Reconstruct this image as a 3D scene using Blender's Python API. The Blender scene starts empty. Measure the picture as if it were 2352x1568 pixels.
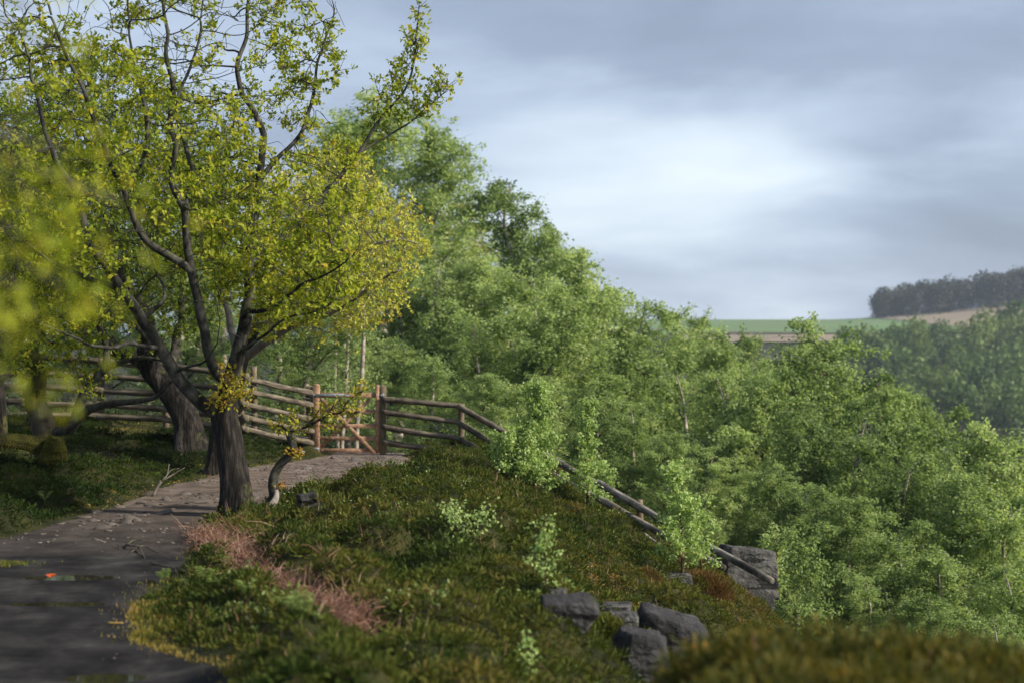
import bpy, bmesh, math, random
import numpy as np
from mathutils import Vector, Matrix

# ------------------------------------------------------------------ camera, sky, sun, exposure
scene = bpy.context.scene
R = math.radians
EYE = 1.6
cam_d = bpy.data.cameras.new('camera'); cam = bpy.data.objects.new('camera', cam_d)
scene.collection.objects.link(cam); scene.camera = cam
cam.location = (0, 0, EYE); cam.rotation_euler = (R(90), 0, 0)
cam_d.lens = 50; cam_d.sensor_width = 36; cam_d.clip_start = 0.05; cam_d.clip_end = 6000
cam_d.dof.use_dof = True; cam_d.dof.focus_distance = 14.5; cam_d.dof.aperture_fstop = 1.8

SUN_DIR = Vector((0.93, -0.27, 0.62)).normalized()       # towards the sun
SUN_EL = math.asin(SUN_DIR.z); SUN_AZ = math.atan2(SUN_DIR.x, SUN_DIR.y)
sun_d = bpy.data.lights.new('sun', 'SUN'); sun = bpy.data.objects.new('sun', sun_d)
scene.collection.objects.link(sun)
sun_d.energy = 4.2; sun_d.angle = R(5.0); sun_d.color = (1.0, 0.90, 0.74)
sun.rotation_euler = SUN_DIR.to_track_quat('Z', 'Y').to_euler()

world = bpy.data.worlds.new('World'); scene.world = world; world.use_nodes = True
def build_sky():
    nt = world.node_tree; N = nt.nodes; L = nt.links; N.clear()
    def node(t, **k):
        n = N.new(t)
        for a, v in k.items(): setattr(n, a, v)
        return n
    def math_(op, a, b=None, c=None):
        n = node('ShaderNodeMath', operation=op)
        for i, v in enumerate((a, b, c)):
            if v is None: continue
            if isinstance(v, (int, float)): n.inputs[i].default_value = v
            else: L.new(v, n.inputs[i])
        return n.outputs[0]
    out = node('ShaderNodeOutputWorld'); bg = node('ShaderNodeBackground')
    sky = node('ShaderNodeTexSky', sky_type='NISHITA', sun_disc=False, sun_elevation=SUN_EL, sun_rotation=SUN_AZ)
    skc = node('ShaderNodeMix', data_type='RGBA', blend_type='MULTIPLY'); skc.inputs[0].default_value = 1
    L.new(sky.outputs[0], skc.inputs[6]); skc.inputs[7].default_value = (0.085, 0.085, 0.085, 1)
    tc = node('ShaderNodeTexCoord'); sep = node('ShaderNodeSeparateXYZ'); L.new(tc.outputs['Generated'], sep.inputs[0])
    x, y, z = sep.outputs
    zc = math_('ADD', math_('MAXIMUM', z, 0.0), 0.26)
    u = math_('DIVIDE', x, zc); v = math_('DIVIDE', y, zc)
    cmb = node('ShaderNodeCombineXYZ'); L.new(math_('MULTIPLY', u, 0.75), cmb.inputs[0]); L.new(math_('MULTIPLY', v, 1.0), cmb.inputs[1])
    n1 = node('ShaderNodeTexNoise'); n1.inputs['Scale'].default_value = 1.7; n1.inputs['Detail'].default_value = 5
    n1.inputs['Roughness'].default_value = 0.52; n1.inputs['Distortion'].default_value = 0.35
    mp = node('ShaderNodeMapping'); mp.inputs['Location'].default_value = (3.7, 0.4, 0); mp.inputs['Rotation'].default_value = (0, 0, R(14))
    L.new(cmb.outputs[0], mp.inputs[0]); L.new(mp.outputs[0], n1.inputs['Vector'])
    n2 = node('ShaderNodeTexNoise'); n2.inputs['Scale'].default_value = 4.2; n2.inputs['Detail'].default_value = 7; n2.inputs['Roughness'].default_value = 0.5
    L.new(mp.outputs[0], n2.inputs['Vector'])
    # a thin bright break in the cloud layer and a heavier bank above it
    def blob(ax, ez, wx, wz, tilt=0.0):
        dx = math_('SUBTRACT', math_('DIVIDE', x, math_('MAXIMUM', y, 0.05)), ax)
        dz = math_('SUBTRACT', math_('SUBTRACT', math_('DIVIDE', z, math_('MAXIMUM', y, 0.05)), ez), math_('MULTIPLY', dx, tilt))
        q = math_('ADD', math_('POWER', math_('ABSOLUTE', math_('DIVIDE', dx, wx)), 2.0), math_('POWER', math_('ABSOLUTE', math_('DIVIDE', dz, wz)), 2.0))
        return math_('EXPONENT', math_('MULTIPLY', q, -1.0))
    b1 = blob(0.10, 0.115, 0.17, 0.055, 0.10)
    b2 = blob(0.22, 0.200, 0.30, 0.035, 0.06)
    b3 = blob(0.34, 0.075, 0.12, 0.09)
    b4 = blob(-0.02, 0.185, 0.10, 0.05, -0.1)
    b5 = blob(0.10, 0.03, 0.25, 0.018, 0.0)
    val = math_('ADD', math_('MULTIPLY', math_('SUBTRACT', n1.outputs[0], 0.5), 1.2), math_('MULTIPLY', math_('SUBTRACT', n2.outputs[0], 0.5), 0.30))
    val = math_('ADD', val, 0.50)
    val = math_('ADD', val, math_('MULTIPLY', b1, 0.25)); val = math_('SUBTRACT', val, math_('MULTIPLY', b2, 0.24))
    val = math_('SUBTRACT', val, math_('MULTIPLY', b3, 0.20)); val = math_('ADD', val, math_('MULTIPLY', b4, 0.16))
    val = math_('ADD', val, math_('MULTIPLY', b5, 0.04))
    top = math_('MULTIPLY', math_('SMOOTH_MIN', math_('MAXIMUM', math_('SUBTRACT', z, 0.18), 0.0), 0.12, 0.05), 1.3)
    val = math_('SUBTRACT', val, top)
    cr = node('ShaderNodeValToRGB'); e = cr.color_ramp
    e.elements[0].position = 0.05; e.elements[0].color = (0.12, 0.145, 0.195, 1)
    e.elements[1].position = 1.0; e.elements[1].color = (0.42, 0.465, 0.495, 1)
    for p, c in ((0.35, (0.165, 0.20, 0.265, 1)), (0.55, (0.245, 0.292, 0.365, 1)), (0.78, (0.35, 0.40, 0.455, 1))):
        k = e.elements.new(p); k.color = c
    L.new(val, cr.inputs[0])
    mix = node('ShaderNodeMix', data_type='RGBA'); mix.inputs[0].default_value = 0.90
    L.new(skc.outputs[2], mix.inputs[6]); L.new(cr.outputs[0], mix.inputs[7])
    L.new(mix.outputs[2], bg.inputs[0]); bg.inputs[1].default_value = 1.36
    L.new(bg.outputs[0], out.inputs[0])
build_sky()
scene.view_settings.view_transform = 'Standard'; scene.view_settings.look = 'None'
scene.view_settings.exposure = 0.74; scene.view_settings.gamma = 1.0; scene.view_settings.use_curve_mapping = False
cy = scene.cycles
cy.use_denoising = True; cy.max_bounces = 6; cy.diffuse_bounces = 3; cy.glossy_bounces = 2; cy.transmission_bounces = 3
cy.transparent_max_bounces = 4; cy.volume_bounces = 0; cy.sample_clamp_indirect = 4; cy.use_adaptive_sampling = True
cy.adaptive_threshold = 0.02

# ------------------------------------------------------------------ helpers
F = 3267.0                      # focal length in pixels of a 2352 px wide picture
def P(x, y, Y):                 # picture point at real depth Y -> place in the world (metres)
    return np.array([(x - 1176.0) / F * Y, Y, EYE - (y - 784.0) / F * Y])
def PT(x, y, Y): return P(x * 0.9408, y * 0.9408, Y)
rng = np.random.default_rng(7)
random.seed(3)
col = scene.collection

def hash2(ix, iy, s=0):
    h = (ix.astype(np.int64) * 374761393 + iy.astype(np.int64) * 668265263 + s * 1442695041) & 0xffffffff
    h = ((h ^ (h >> 13)) * 1274126177) & 0xffffffff
    return ((h ^ (h >> 16)) & 0xffffff) / float(0xffffff)
def vnoise(x, y, s=0):
    x = np.asarray(x, float); y = np.asarray(y, float)
    ix = np.floor(x); iy = np.floor(y); fx = x - ix; fy = y - iy
    fx = fx * fx * (3 - 2 * fx); fy = fy * fy * (3 - 2 * fy)
    a = hash2(ix, iy, s); b = hash2(ix + 1, iy, s); c = hash2(ix, iy + 1, s); d = hash2(ix + 1, iy + 1, s)
    return (a + (b - a) * fx) * (1 - fy) + (c + (d - c) * fx) * fy
def fbm(x, y, s=0, o=4):
    r = 0; a = 0.5; t = 0
    for i in range(o):
        r = r + a * vnoise(np.asarray(x) * 2 ** i, np.asarray(y) * 2 ** i, s + i * 17); t += a; a *= 0.5
    return r / t * 2 - 1
def noise3(p, sc, s=0):
    return (fbm(p[:, 0] * sc + p[:, 2] * sc * 0.31, p[:, 1] * sc - p[:, 2] * sc * 0.73, s) + fbm(p[:, 1] * sc * 0.8 + 7.3, p[:, 2] * sc + p[:, 0] * sc * 0.4, s + 5)) * 0.5
def sstep(a, b, x):
    t = np.clip((np.asarray(x, float) - a) / (b - a), 0, 1); return t * t * (3 - 2 * t)
def softplus(x, k=0.35):
    return k * np.logaddexp(0, np.asarray(x, float) / k)

def fast_mesh(name, verts, faces, tint=None, smooth=False):
    """faces: an (n,k) array, or a list of such arrays"""
    me = bpy.data.meshes.new(name)
    fs = faces if isinstance(faces, list) else [faces]
    fs = [np.asarray(f, np.int32) for f in fs if len(f)]
    verts = np.asarray(verts, np.float32)
    me.vertices.add(len(verts)); me.vertices.foreach_set('co', verts.ravel())
    loops = np.concatenate([f.ravel() for f in fs]); tot = np.concatenate([np.full(len(f), f.shape[1], np.int32) for f in fs])
    me.loops.add(len(loops)); me.loops.foreach_set('vertex_index', loops)
    me.polygons.add(len(tot)); me.polygons.foreach_set('loop_start', np.concatenate([[0], np.cumsum(tot)[:-1]]).astype(np.int32))
    if smooth: me.polygons.foreach_set('use_smooth', np.ones(len(tot), bool))
    if tint is not None:
        a = me.attributes.new('tint', 'FLOAT', 'POINT'); a.data.foreach_set('value', np.asarray(tint, np.float32))
    me.update(calc_edges=True)
    return me
def link(name, me, mat=None, parent=None):
    o = bpy.data.objects.new(name, me); col.objects.link(o)
    if mat is not None and me is not None and len(me.materials) == 0: me.materials.append(mat)
    if parent is not None: o.parent = parent
    return o
def tag(o, label=None, cat=None, group=None, kind=None):
    for k, v in (('label', label), ('category', cat), ('group', group), ('kind', kind)):
        if v: o[k] = v
    return o
def empty(name, loc, label, cat, group=None):
    o = bpy.data.objects.new(name, None); col.objects.link(o); o.location = Vector([float(v) for v in loc]); o.empty_display_size = 0.2
    return tag(o, label, cat, group)
def copy_tree(o, parent=None):
    c = o.copy(); col.objects.link(c); c.parent = parent
    for ch in o.children: copy_tree(ch, c)
    return c

class Geo:
    """collects verts and faces (numpy) that become ONE mesh"""
    def __init__(s): s.v = []; s.f = {}; s.n = 0; s.t = []
    def add(s, v, faces, tint=0.5):
        v = np.asarray(v, float)
        for f in (faces if isinstance(faces, list) else [faces]):
            f = np.asarray(f)
            if len(f): s.f.setdefault(f.shape[1], []).append(f + s.n)
        s.v.append(v); s.n += len(v); s.t.append(np.broadcast_to(np.asarray(tint, float), (len(v),)))
        return s
    def mesh(s, name, smooth=False):
        return fast_mesh(name, np.concatenate(s.v), [np.concatenate(f) for f in s.f.values()], np.concatenate(s.t), smooth)

def tube(g, pts, rad, sides=6, tint=0.5, cap=True, twist=None):
    pts = np.asarray(pts, float); rad = np.asarray(rad, float) * np.ones(len(pts)); n = len(pts)
    t = np.gradient(pts, axis=0); t /= np.linalg.norm(t, axis=1)[:, None] + 1e-12
    ref = np.zeros(3); ref[np.argmin(np.abs(t).mean(0))] = 1
    a = np.cross(t, ref); a /= np.linalg.norm(a, axis=1)[:, None] + 1e-12; b = np.cross(t, a)
    th = np.arange(sides) / sides * 2 * math.pi
    ring = pts[:, None, :] + rad[:, None, None] * (a[:, None, :] * np.cos(th)[None, :, None] + b[:, None, :] * np.sin(th)[None, :, None])
    v = ring.reshape(-1, 3)
    i = np.arange(n - 1)[:, None] * sides; j = np.arange(sides)[None, :]; j2 = (j + 1) % sides
    f = np.stack([i + j, i + j2, i + sides + j2, i + sides + j], -1).reshape(-1, 4)
    fs = [f]
    if cap:
        v = np.vstack([v, pts[:1], pts[-1:]]); c0 = n * sides; c1 = c0 + 1
        k = np.arange(sides); k2 = (k + 1) % sides
        fs.append(np.vstack([np.stack([np.full(sides, c0), k2, k], -1), np.stack([np.full(sides, c1), (n - 1) * sides + k, (n - 1) * sides + k2], -1)]))
    g.add(v, fs, tint)
def box(g, c, size, rot=None, bev=0.006, tint=0.5):
    c = np.asarray(c, float); hx, hy, hz = [s / 2 for s in size]; b = min(bev, hx * .4, hy * .4, hz * .4)
    bm = bmesh.new(); bmesh.ops.create_cube(bm, size=1.0)
    for vtx in bm.verts: vtx.co = Vector((vtx.co.x * 2 * hx, vtx.co.y * 2 * hy, vtx.co.z * 2 * hz))
    if b > 0: bmesh.ops.bevel(bm, geom=list(bm.edges), offset=b, segments=1, affect='EDGES')
    bm.verts.ensure_lookup_table()
    v = np.array([x.co for x in bm.verts])
    if rot is not None: v = v @ np.array(rot).T
    f3 = [[q.index for q in f.verts] for f in bm.faces if len(f.verts) == 3]; f4 = [[q.index for q in f.verts] for f in bm.faces if len(f.verts) == 4]
    bm.free(); g.add(v + c, [np.array(x) for x in (f3, f4) if x], tint)
def rotz(a): return np.array([[math.cos(a), -math.sin(a), 0], [math.sin(a), math.cos(a), 0], [0, 0, 1]])
def roty(a): return np.array([[math.cos(a), 0, math.sin(a)], [0, 1, 0], [-math.sin(a), 0, math.cos(a)]])
def unit(v): return v / (np.linalg.norm(v, axis=-1, keepdims=True) + 1e-12)
def rand_unit(n, r=None):
    return unit((r or rng).normal(size=(n, 3)))

LEAF = {  # outline: along, across, lift ; faces (two halves folded on the midrib)
    'oak': (np.array([[0, 0, 0], [.34, .20, .05], [.70, .36, .09], [1, 0, -.06], [.70, -.36, .09], [.34, -.20, .05]]), [np.array([[0, 1, 2, 3], [0, 3, 4, 5]])]),
    'birch': (np.array([[0, 0, 0], [.38, .36, .07], [1, 0, -.03], [.38, -.36, .07]]), [np.array([[0, 2, 1], [0, 3, 2]])]),
    'blade': (np.array([[0, -.5, 0], [0, .5, 0], [1, 0, 0]]), [np.array([[0, 1, 2]])]),
    'sprig': (np.array([[0, 0, 0], [.72, .55, 0], [1, -.35, 0]]), [np.array([[0, 1, 2]])]),
}
def leaves(g, pos, axis, nrm, length, width, kind, tint):
    T, faces = LEAF[kind]; n = len(pos); m = len(T)
    axis = unit(axis); side = unit(np.cross(nrm, axis)); up = np.cross(axis, side)
    L = np.broadcast_to(length, (n,))[:, None, None]; W = np.broadcast_to(width, (n,))[:, None, None]
    v = pos[:, None, :] + L * T[None, :, 0:1] * axis[:, None, :] + W * T[None, :, 1:2] * side[:, None, :] + W * 2 * T[None, :, 2:3] * up[:, None, :]
    off = np.arange(n)[:, None, None] * m
    g.add(v.reshape(-1, 3), [(off + f[None]).reshape(-1, f.shape[1]) for f in faces], np.repeat(np.broadcast_to(tint, (n,)), m))

# ------------------------------------------------------------------ materials
def mat_nodes(name):
    m = bpy.data.materials.new(name); m.use_nodes = True; nt = m.node_tree; nt.nodes.clear()
    out = nt.nodes.new('ShaderNodeOutputMaterial'); return m, nt, out
def set_ramp(r, stops):
    e = r.color_ramp
    while len(e.elements) > 1: e.elements.remove(e.elements[-1])
    e.elements[0].position = stops[0][0]; e.elements[0].color = (*stops[0][1], 1)
    for p, c in stops[1:]:
        k = e.elements.new(p); k.color = (*c, 1)
def leaf_mat(name, stops, trans=0.35, patch=0.0, patch_scale=1.0, objvar=0.0, rough=0.55, spec=0.25, tcol=1.25):
    m, nt, out = mat_nodes(name); N = nt.nodes; L = nt.links
    at = N.new('ShaderNodeAttribute'); at.attribute_name = 'tint'
    src = at.outputs['Fac']
    def madd(a, mul, b):
        k = N.new('ShaderNodeMath'); k.operation = 'MULTIPLY_ADD'; L.new(a, k.inputs[0]); k.inputs[1].default_value = mul
        if isinstance(b, float): k.inputs[2].default_value = b
        else: L.new(b, k.inputs[2])
        return k.outputs[0]
    if patch:
        geo = N.new('ShaderNodeNewGeometry'); nz = N.new('ShaderNodeTexNoise'); nz.inputs['Scale'].default_value = patch_scale; nz.inputs['Detail'].default_value = 3
        L.new(geo.outputs['Position'], nz.inputs['Vector']); s2 = madd(nz.outputs[0], 1.0, -0.5); src = madd(s2, patch, src)
    if objvar:
        oi = N.new('ShaderNodeObjectInfo'); s2 = madd(oi.outputs['Random'], 1.0, -0.5); src = madd(s2, objvar, src)
    r = N.new('ShaderNodeValToRGB'); set_ramp(r, stops); L.new(src, r.inputs[0])
    p = N.new('ShaderNodeBsdfPrincipled'); p.inputs['Roughness'].default_value = rough; p.inputs['Specular IOR Level'].default_value = spec
    L.new(r.outputs[0], p.inputs['Base Color'])
    t = N.new('ShaderNodeBsdfTranslucent'); g = N.new('ShaderNodeMix'); g.data_type = 'RGBA'; g.blend_type = 'MULTIPLY'; g.inputs[0].default_value = 1
    L.new(r.outputs[0], g.inputs[6]); g.inputs[7].default_value = (tcol, tcol * 1.02, tcol * 0.6, 1); L.new(g.outputs[2], t.inputs[0])
    mx = N.new('ShaderNodeMixShader'); mx.inputs[0].default_value = trans
    L.new(p.outputs[0], mx.inputs[1]); L.new(t.outputs[0], mx.inputs[2]); L.new(mx.outputs[0], out.inputs[0])
    return m
def solid_mat(name, stops, scale=4.0, stretch=(1, 1, 1), rough=0.8, bump=0.3, bscale=None, detail=6, second=None, spec=0.3, metallic=0.0, coords='Object', bdist=0.02, tintmix=0.0, dist=0.0):
    """noise -> ramp base colour, a second patchy layer (stops, scale, threshold), fine bump"""
    m, nt, out = mat_nodes(name); N = nt.nodes; L = nt.links
    if coords == 'Object': tc = N.new('ShaderNodeTexCoord'); v0 = tc.outputs['Object']
    else: tc = N.new('ShaderNodeNewGeometry'); v0 = tc.outputs['Position']
    mp = N.new('ShaderNodeMapping'); mp.inputs['Scale'].default_value = stretch; L.new(v0, mp.inputs[0])
    n1 = N.new('ShaderNodeTexNoise'); n1.inputs['Scale'].default_value = scale; n1.inputs['Detail'].default_value = detail; n1.inputs['Roughness'].default_value = 0.6
    n1.inputs['Distortion'].default_value = dist
    L.new(mp.outputs[0], n1.inputs['Vector'])
    src = n1.outputs[0]
    if tintmix:
        at = N.new('ShaderNodeAttribute'); at.attribute_name = 'tint'
        k = N.new('ShaderNodeMath'); k.operation = 'MULTIPLY_ADD'; k.inputs[1].default_value = tintmix; L.new(at.outputs['Fac'], k.inputs[0])
        k2 = N.new('ShaderNodeMath'); k2.operation = 'SUBTRACT'; L.new(n1.outputs[0], k2.inputs[0]); k2.inputs[1].default_value = tintmix * 0.5
        L.new(k2.outputs[0], k.inputs[2]); src = k.outputs[0]
    r = N.new('ShaderNodeValToRGB'); set_ramp(r, stops); L.new(src, r.inputs[0]); c = r.outputs[0]
    for (c2, s2, lo, hi, st2) in (second or []):
        n2 = N.new('ShaderNodeTexNoise'); n2.inputs['Scale'].default_value = s2; n2.inputs['Detail'].default_value = 5; n2.inputs['Roughness'].default_value = 0.65
        mp2 = N.new('ShaderNodeMapping'); mp2.inputs['Scale'].default_value = st2; mp2.inputs['Location'].default_value = (s2, 3.1, 0.7); L.new(v0, mp2.inputs[0]); L.new(mp2.outputs[0], n2.inputs['Vector'])
        mr = N.new('ShaderNodeMapRange'); mr.inputs[1].default_value = lo; mr.inputs[2].default_value = hi; L.new(n2.outputs[0], mr.inputs[0])
        mx = N.new('ShaderNodeMix'); mx.data_type = 'RGBA'; L.new(mr.outputs[0], mx.inputs[0]); L.new(c, mx.inputs[6]); mx.inputs[7].default_value = (*c2, 1); c = mx.outputs[2]
    p = N.new('ShaderNodeBsdfPrincipled'); p.inputs['Roughness'].default_value = rough; p.inputs['Specular IOR Level'].default_value = spec; p.inputs['Metallic'].default_value = metallic
    L.new(c, p.inputs['Base Color'])
    if bump:
        n3 = N.new('ShaderNodeTexNoise'); n3.inputs['Scale'].default_value = bscale or scale * 3; n3.inputs['Detail'].default_value = 6; n3.inputs['Roughness'].default_value = 0.65
        L.new(mp.outputs[0], n3.inputs['Vector'])
        b = N.new('ShaderNodeBump'); b.inputs['Strength'].default_value = bump; b.inputs['Distance'].default_value = bdist
        L.new(n3.outputs[0], b.inputs['Height']); L.new(b.outputs[0], p.inputs['Normal'])
    L.new(p.outputs[0], out.inputs[0])
    return m

M = {}
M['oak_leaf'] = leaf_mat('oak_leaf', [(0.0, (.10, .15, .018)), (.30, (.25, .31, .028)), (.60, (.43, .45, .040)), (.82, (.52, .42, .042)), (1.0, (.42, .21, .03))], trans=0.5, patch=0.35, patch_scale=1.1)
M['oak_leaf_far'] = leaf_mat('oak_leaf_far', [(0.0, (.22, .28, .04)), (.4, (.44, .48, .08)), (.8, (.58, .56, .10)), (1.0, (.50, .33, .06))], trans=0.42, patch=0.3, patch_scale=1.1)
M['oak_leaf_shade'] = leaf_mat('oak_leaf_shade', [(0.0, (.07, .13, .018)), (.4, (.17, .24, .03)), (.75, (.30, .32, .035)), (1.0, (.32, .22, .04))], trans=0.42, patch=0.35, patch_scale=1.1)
M['young_oak_leaf'] = leaf_mat('young_oak_leaf', [(0.0, (.24, .27, .03)), (.45, (.42, .37, .04)), (.75, (.40, .23, .035)), (1.0, (.40, .13, .03))], trans=0.38, patch=0.2, patch_scale=4)
M['birch_leaf'] = leaf_mat('birch_leaf', [(0.0, (.095, .155, .045)), (.40, (.27, .365, .14)), (.72, (.43, .53, .22)), (1.0, (.58, .64, .30))], trans=0.5, patch=0.35, patch_scale=0.5, objvar=0.42)
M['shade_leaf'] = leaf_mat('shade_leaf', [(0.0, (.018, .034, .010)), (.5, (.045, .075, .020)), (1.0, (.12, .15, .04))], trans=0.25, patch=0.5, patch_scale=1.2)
M['sapling_leaf'] = leaf_mat('sapling_leaf', [(0.0, (.16, .26, .08)), (.5, (.34, .46, .16)), (1.0, (.52, .62, .28))], trans=0.42, patch=0.3, patch_scale=3)
M['amber_leaf'] = leaf_mat('amber_leaf', [(0.0, (.22, .22, .04)), (.5, (.40, .32, .05)), (1.0, (.50, .30, .04))], trans=0.4, patch=0.3, patch_scale=0.8)
M['far_leaf'] = leaf_mat('far_leaf', [(0.0, (.035, .075, .022)), (.5, (.12, .19, .05)), (1.0, (.24, .28, .07))], trans=0.25, patch=0.5, patch_scale=0.05, objvar=0.5)
M['far_wood_leaf'] = leaf_mat('far_wood_leaf', [(0.0, (.020, .026, .020)), (.5, (.045, .055, .034)), (1.0, (.085, .095, .04))], trans=0.2, patch=0.6, patch_scale=0.02)
M['conifer'] = leaf_mat('conifer', [(0.0, (.010, .028, .018)), (1.0, (.03, .055, .03))], trans=0.1)
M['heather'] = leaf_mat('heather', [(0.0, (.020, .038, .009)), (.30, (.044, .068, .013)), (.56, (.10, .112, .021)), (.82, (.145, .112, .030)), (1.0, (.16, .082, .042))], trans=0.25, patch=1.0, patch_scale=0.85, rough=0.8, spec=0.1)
M['gorse'] = leaf_mat('gorse', [(0.0, (.022, .035, .008)), (.5, (.075, .082, .014)), (.85, (.19, .14, .02)), (1.0, (.34, .17, .02))], trans=0.3, patch=0.6, patch_scale=6, rough=0.7)
M['grass'] = leaf_mat('grass', [(0.0, (.04, .07, .014)), (.4, (.11, .13, .02)), (.72, (.21, .19, .03)), (1.0, (.32, .20, .07))], trans=0.3, patch=0.7, patch_scale=1.6)
M['fern'] = leaf_mat('fern', [(0.0, (.12, .19, .05)), (1.0, (.30, .38, .12))], trans=0.4)
M['bracken'] = leaf_mat('bracken', [(0.0, (.07, .04, .028)), (.4, (.25, .12, .08)), (.75, (.42, .23, .16)), (1.0, (.55, .40, .31))], trans=0.15, rough=0.7)
M['litter'] = leaf_mat('litter', [(0.0, (.12, .09, .03)), (.5, (.33, .22, .06)), (1.0, (.48, .26, .07))], trans=0.1, rough=0.7)
M['red_leaf'] = leaf_mat('red_leaf', [(0.0, (.50, .08, .02)), (1.0, (.62, .16, .03))], trans=0.25)
M['bark'] = solid_mat('oak_bark', [(.40, (.004, .0035, .003)), (.50, (.015, .0125, .0105)), (.61, (.040, .033, .028)), (.76, (.085, .074, .066))], scale=30, stretch=(1, 1, .16), rough=.9, bump=1.0, bscale=40, bdist=.03,
    second=[((.11, .115, .035), 3.0, .60, .70, (1, 1, 1)), ((.17, .152, .138), 3.4, .56, .64, (1, 1, .25))])
M['branch_bark'] = solid_mat('branch_bark', [(.36, (.012, .011, .009)), (.5, (.042, .040, .033)), (.68, (.11, .107, .093))], scale=14, stretch=(1, 1, .6), rough=.9, bump=.6, bscale=40, bdist=.008,
    second=[((.09, .105, .04), 5.0, .55, .68, (1, 1, 1))])
M['mossy_bark'] = solid_mat('mossy_bark', [(.3, (.025, .022, .016)), (.55, (.08, .07, .05)), (.75, (.15, .135, .11))], scale=8, stretch=(1, 1, .3), rough=.95, bump=.8, bscale=24,
    second=[((.13, .13, .018), 2.4, .44, .56, (1, 1, 1))])
M['moss'] = solid_mat('moss', [(.3, (.022, .022, .008)), (.55, (.07, .07, .012)), (.8, (.15, .145, .02))], scale=9, rough=.95, bump=.9, bscale=60, bdist=.02)
M['bare_wood'] = solid_mat('bare_wood', [(.3, (.06, .05, .042)), (.5, (.16, .14, .12)), (.7, (.30, .275, .25))], scale=7, stretch=(1, 1, .18), rough=.85, bump=.6, bscale=26, bdist=.01)
M['birch_bark'] = solid_mat('birch_bark', [(.3, (.05, .042, .036)), (.44, (.22, .185, .155)), (.60, (.48, .43, .37))], scale=3.0, stretch=(1, 1, 2.2), rough=.7, bump=.2)
M['twig_bark'] = solid_mat('twig_bark', [(.3, (.06, .035, .025)), (.7, (.16, .09, .06))], scale=9, rough=.8, bump=0)
M['rail'] = solid_mat('round_rail_wood', [(.30, (.032, .027, .020)), (.48, (.105, .088, .066)), (.66, (.22, .185, .14))], scale=4, stretch=(1, 6, 6), rough=.85, bump=.5, bscale=18, bdist=.006,
    second=[((.12, .125, .035), 3.2, .58, .70, (1, 1, 1)), ((.035, .028, .02), 2.0, .56, .68, (1, 1, 1))])
M['rail_grey'] = solid_mat('weathered_rail_wood', [(.28, (.05, .045, .038)), (.48, (.15, .135, .115)), (.66, (.30, .28, .25))], scale=4, stretch=(1, 6, 6), rough=.85, bump=.5, bscale=18, bdist=.006,
    second=[((.035, .03, .026), 2.2, .52, .66, (1, 1, 1))])
M['post'] = solid_mat('post_wood', [(.3, (.05, .042, .028)), (.5, (.14, .11, .075)), (.7, (.24, .19, .13))], scale=5, stretch=(6, 6, .8), rough=.88, bump=.5, bscale=14, bdist=.006,
    second=[((.10, .105, .03), 3.5, .56, .70, (1, 1, 1))])
M['gate'] = solid_mat('gate_wood', [(.25, (.12, .068, .042)), (.5, (.33, .195, .12)), (.75, (.44, .29, .19))], scale=4, stretch=(4, 4, 4), rough=.7, bump=.25, bscale=20, bdist=.004, second=[((.10, .05, .03), 4.0, .62, .72, (1, 1, 1))])
M['steel'] = solid_mat('galvanised_steel', [(.3, (.24, .27, .30)), (.7, (.40, .44, .48))], scale=20, rough=.5, bump=.1, metallic=.6, spec=.5)
M['wire'] = solid_mat('wire_metal', [(.3, (.22, .23, .24)), (.7, (.35, .36, .38))], scale=9, rough=.5, bump=0, metallic=.7)
M['gritstone'] = solid_mat('gritstone', [(.28, (.018, .018, .018)), (.45, (.075, .074, .072)), (.62, (.145, .142, .138)), (.8, (.22, .215, .205))], scale=3.2, rough=.95, bump=1.0, bscale=10, bdist=.10,
    second=[((.020, .020, .020), 1.9, .54, .58, (1, 1, 5)), ((.24, .24, .18), 6, .63, .67, (1, 1, 1)), ((.07, .08, .03), 2.5, .6, .68, (1, 1, 1))])
M['dark_stone'] = solid_mat('dark_gritstone', [(.28, (.014, .014, .015)), (.5, (.042, .042, .044)), (.7, (.088, .088, .090))], scale=3.0, rough=.9, bump=1.0, bscale=10, bdist=.08,
    second=[((.008, .008, .009), 2.2, .56, .60, (1, 1, 5)), ((.12, .125, .11), 5, .60, .66, (1, 1, 1)), ((.035, .045, .012), 2.6, .58, .66, (1, 1, 1))])
M['path_stone'] = solid_mat('path_stone', [(.3, (.05, .042, .037)), (.55, (.115, .098, .086)), (.75, (.19, .165, .148))], scale=6, rough=.85, bump=.4, bscale=30, bdist=.01, coords='World')
M['water'] = None
m, nt, out = mat_nodes('puddle_water'); p = nt.nodes.new('ShaderNodeBsdfPrincipled'); p.inputs['Base Color'].default_value = (.02, .018, .012, 1); p.inputs['Roughness'].default_value = .04; p.inputs['IOR'].default_value = 1.33
p.inputs['Specular IOR Level'].default_value = .5; nt.links.new(p.outputs[0], out.inputs[0]); M['water'] = m
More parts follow.
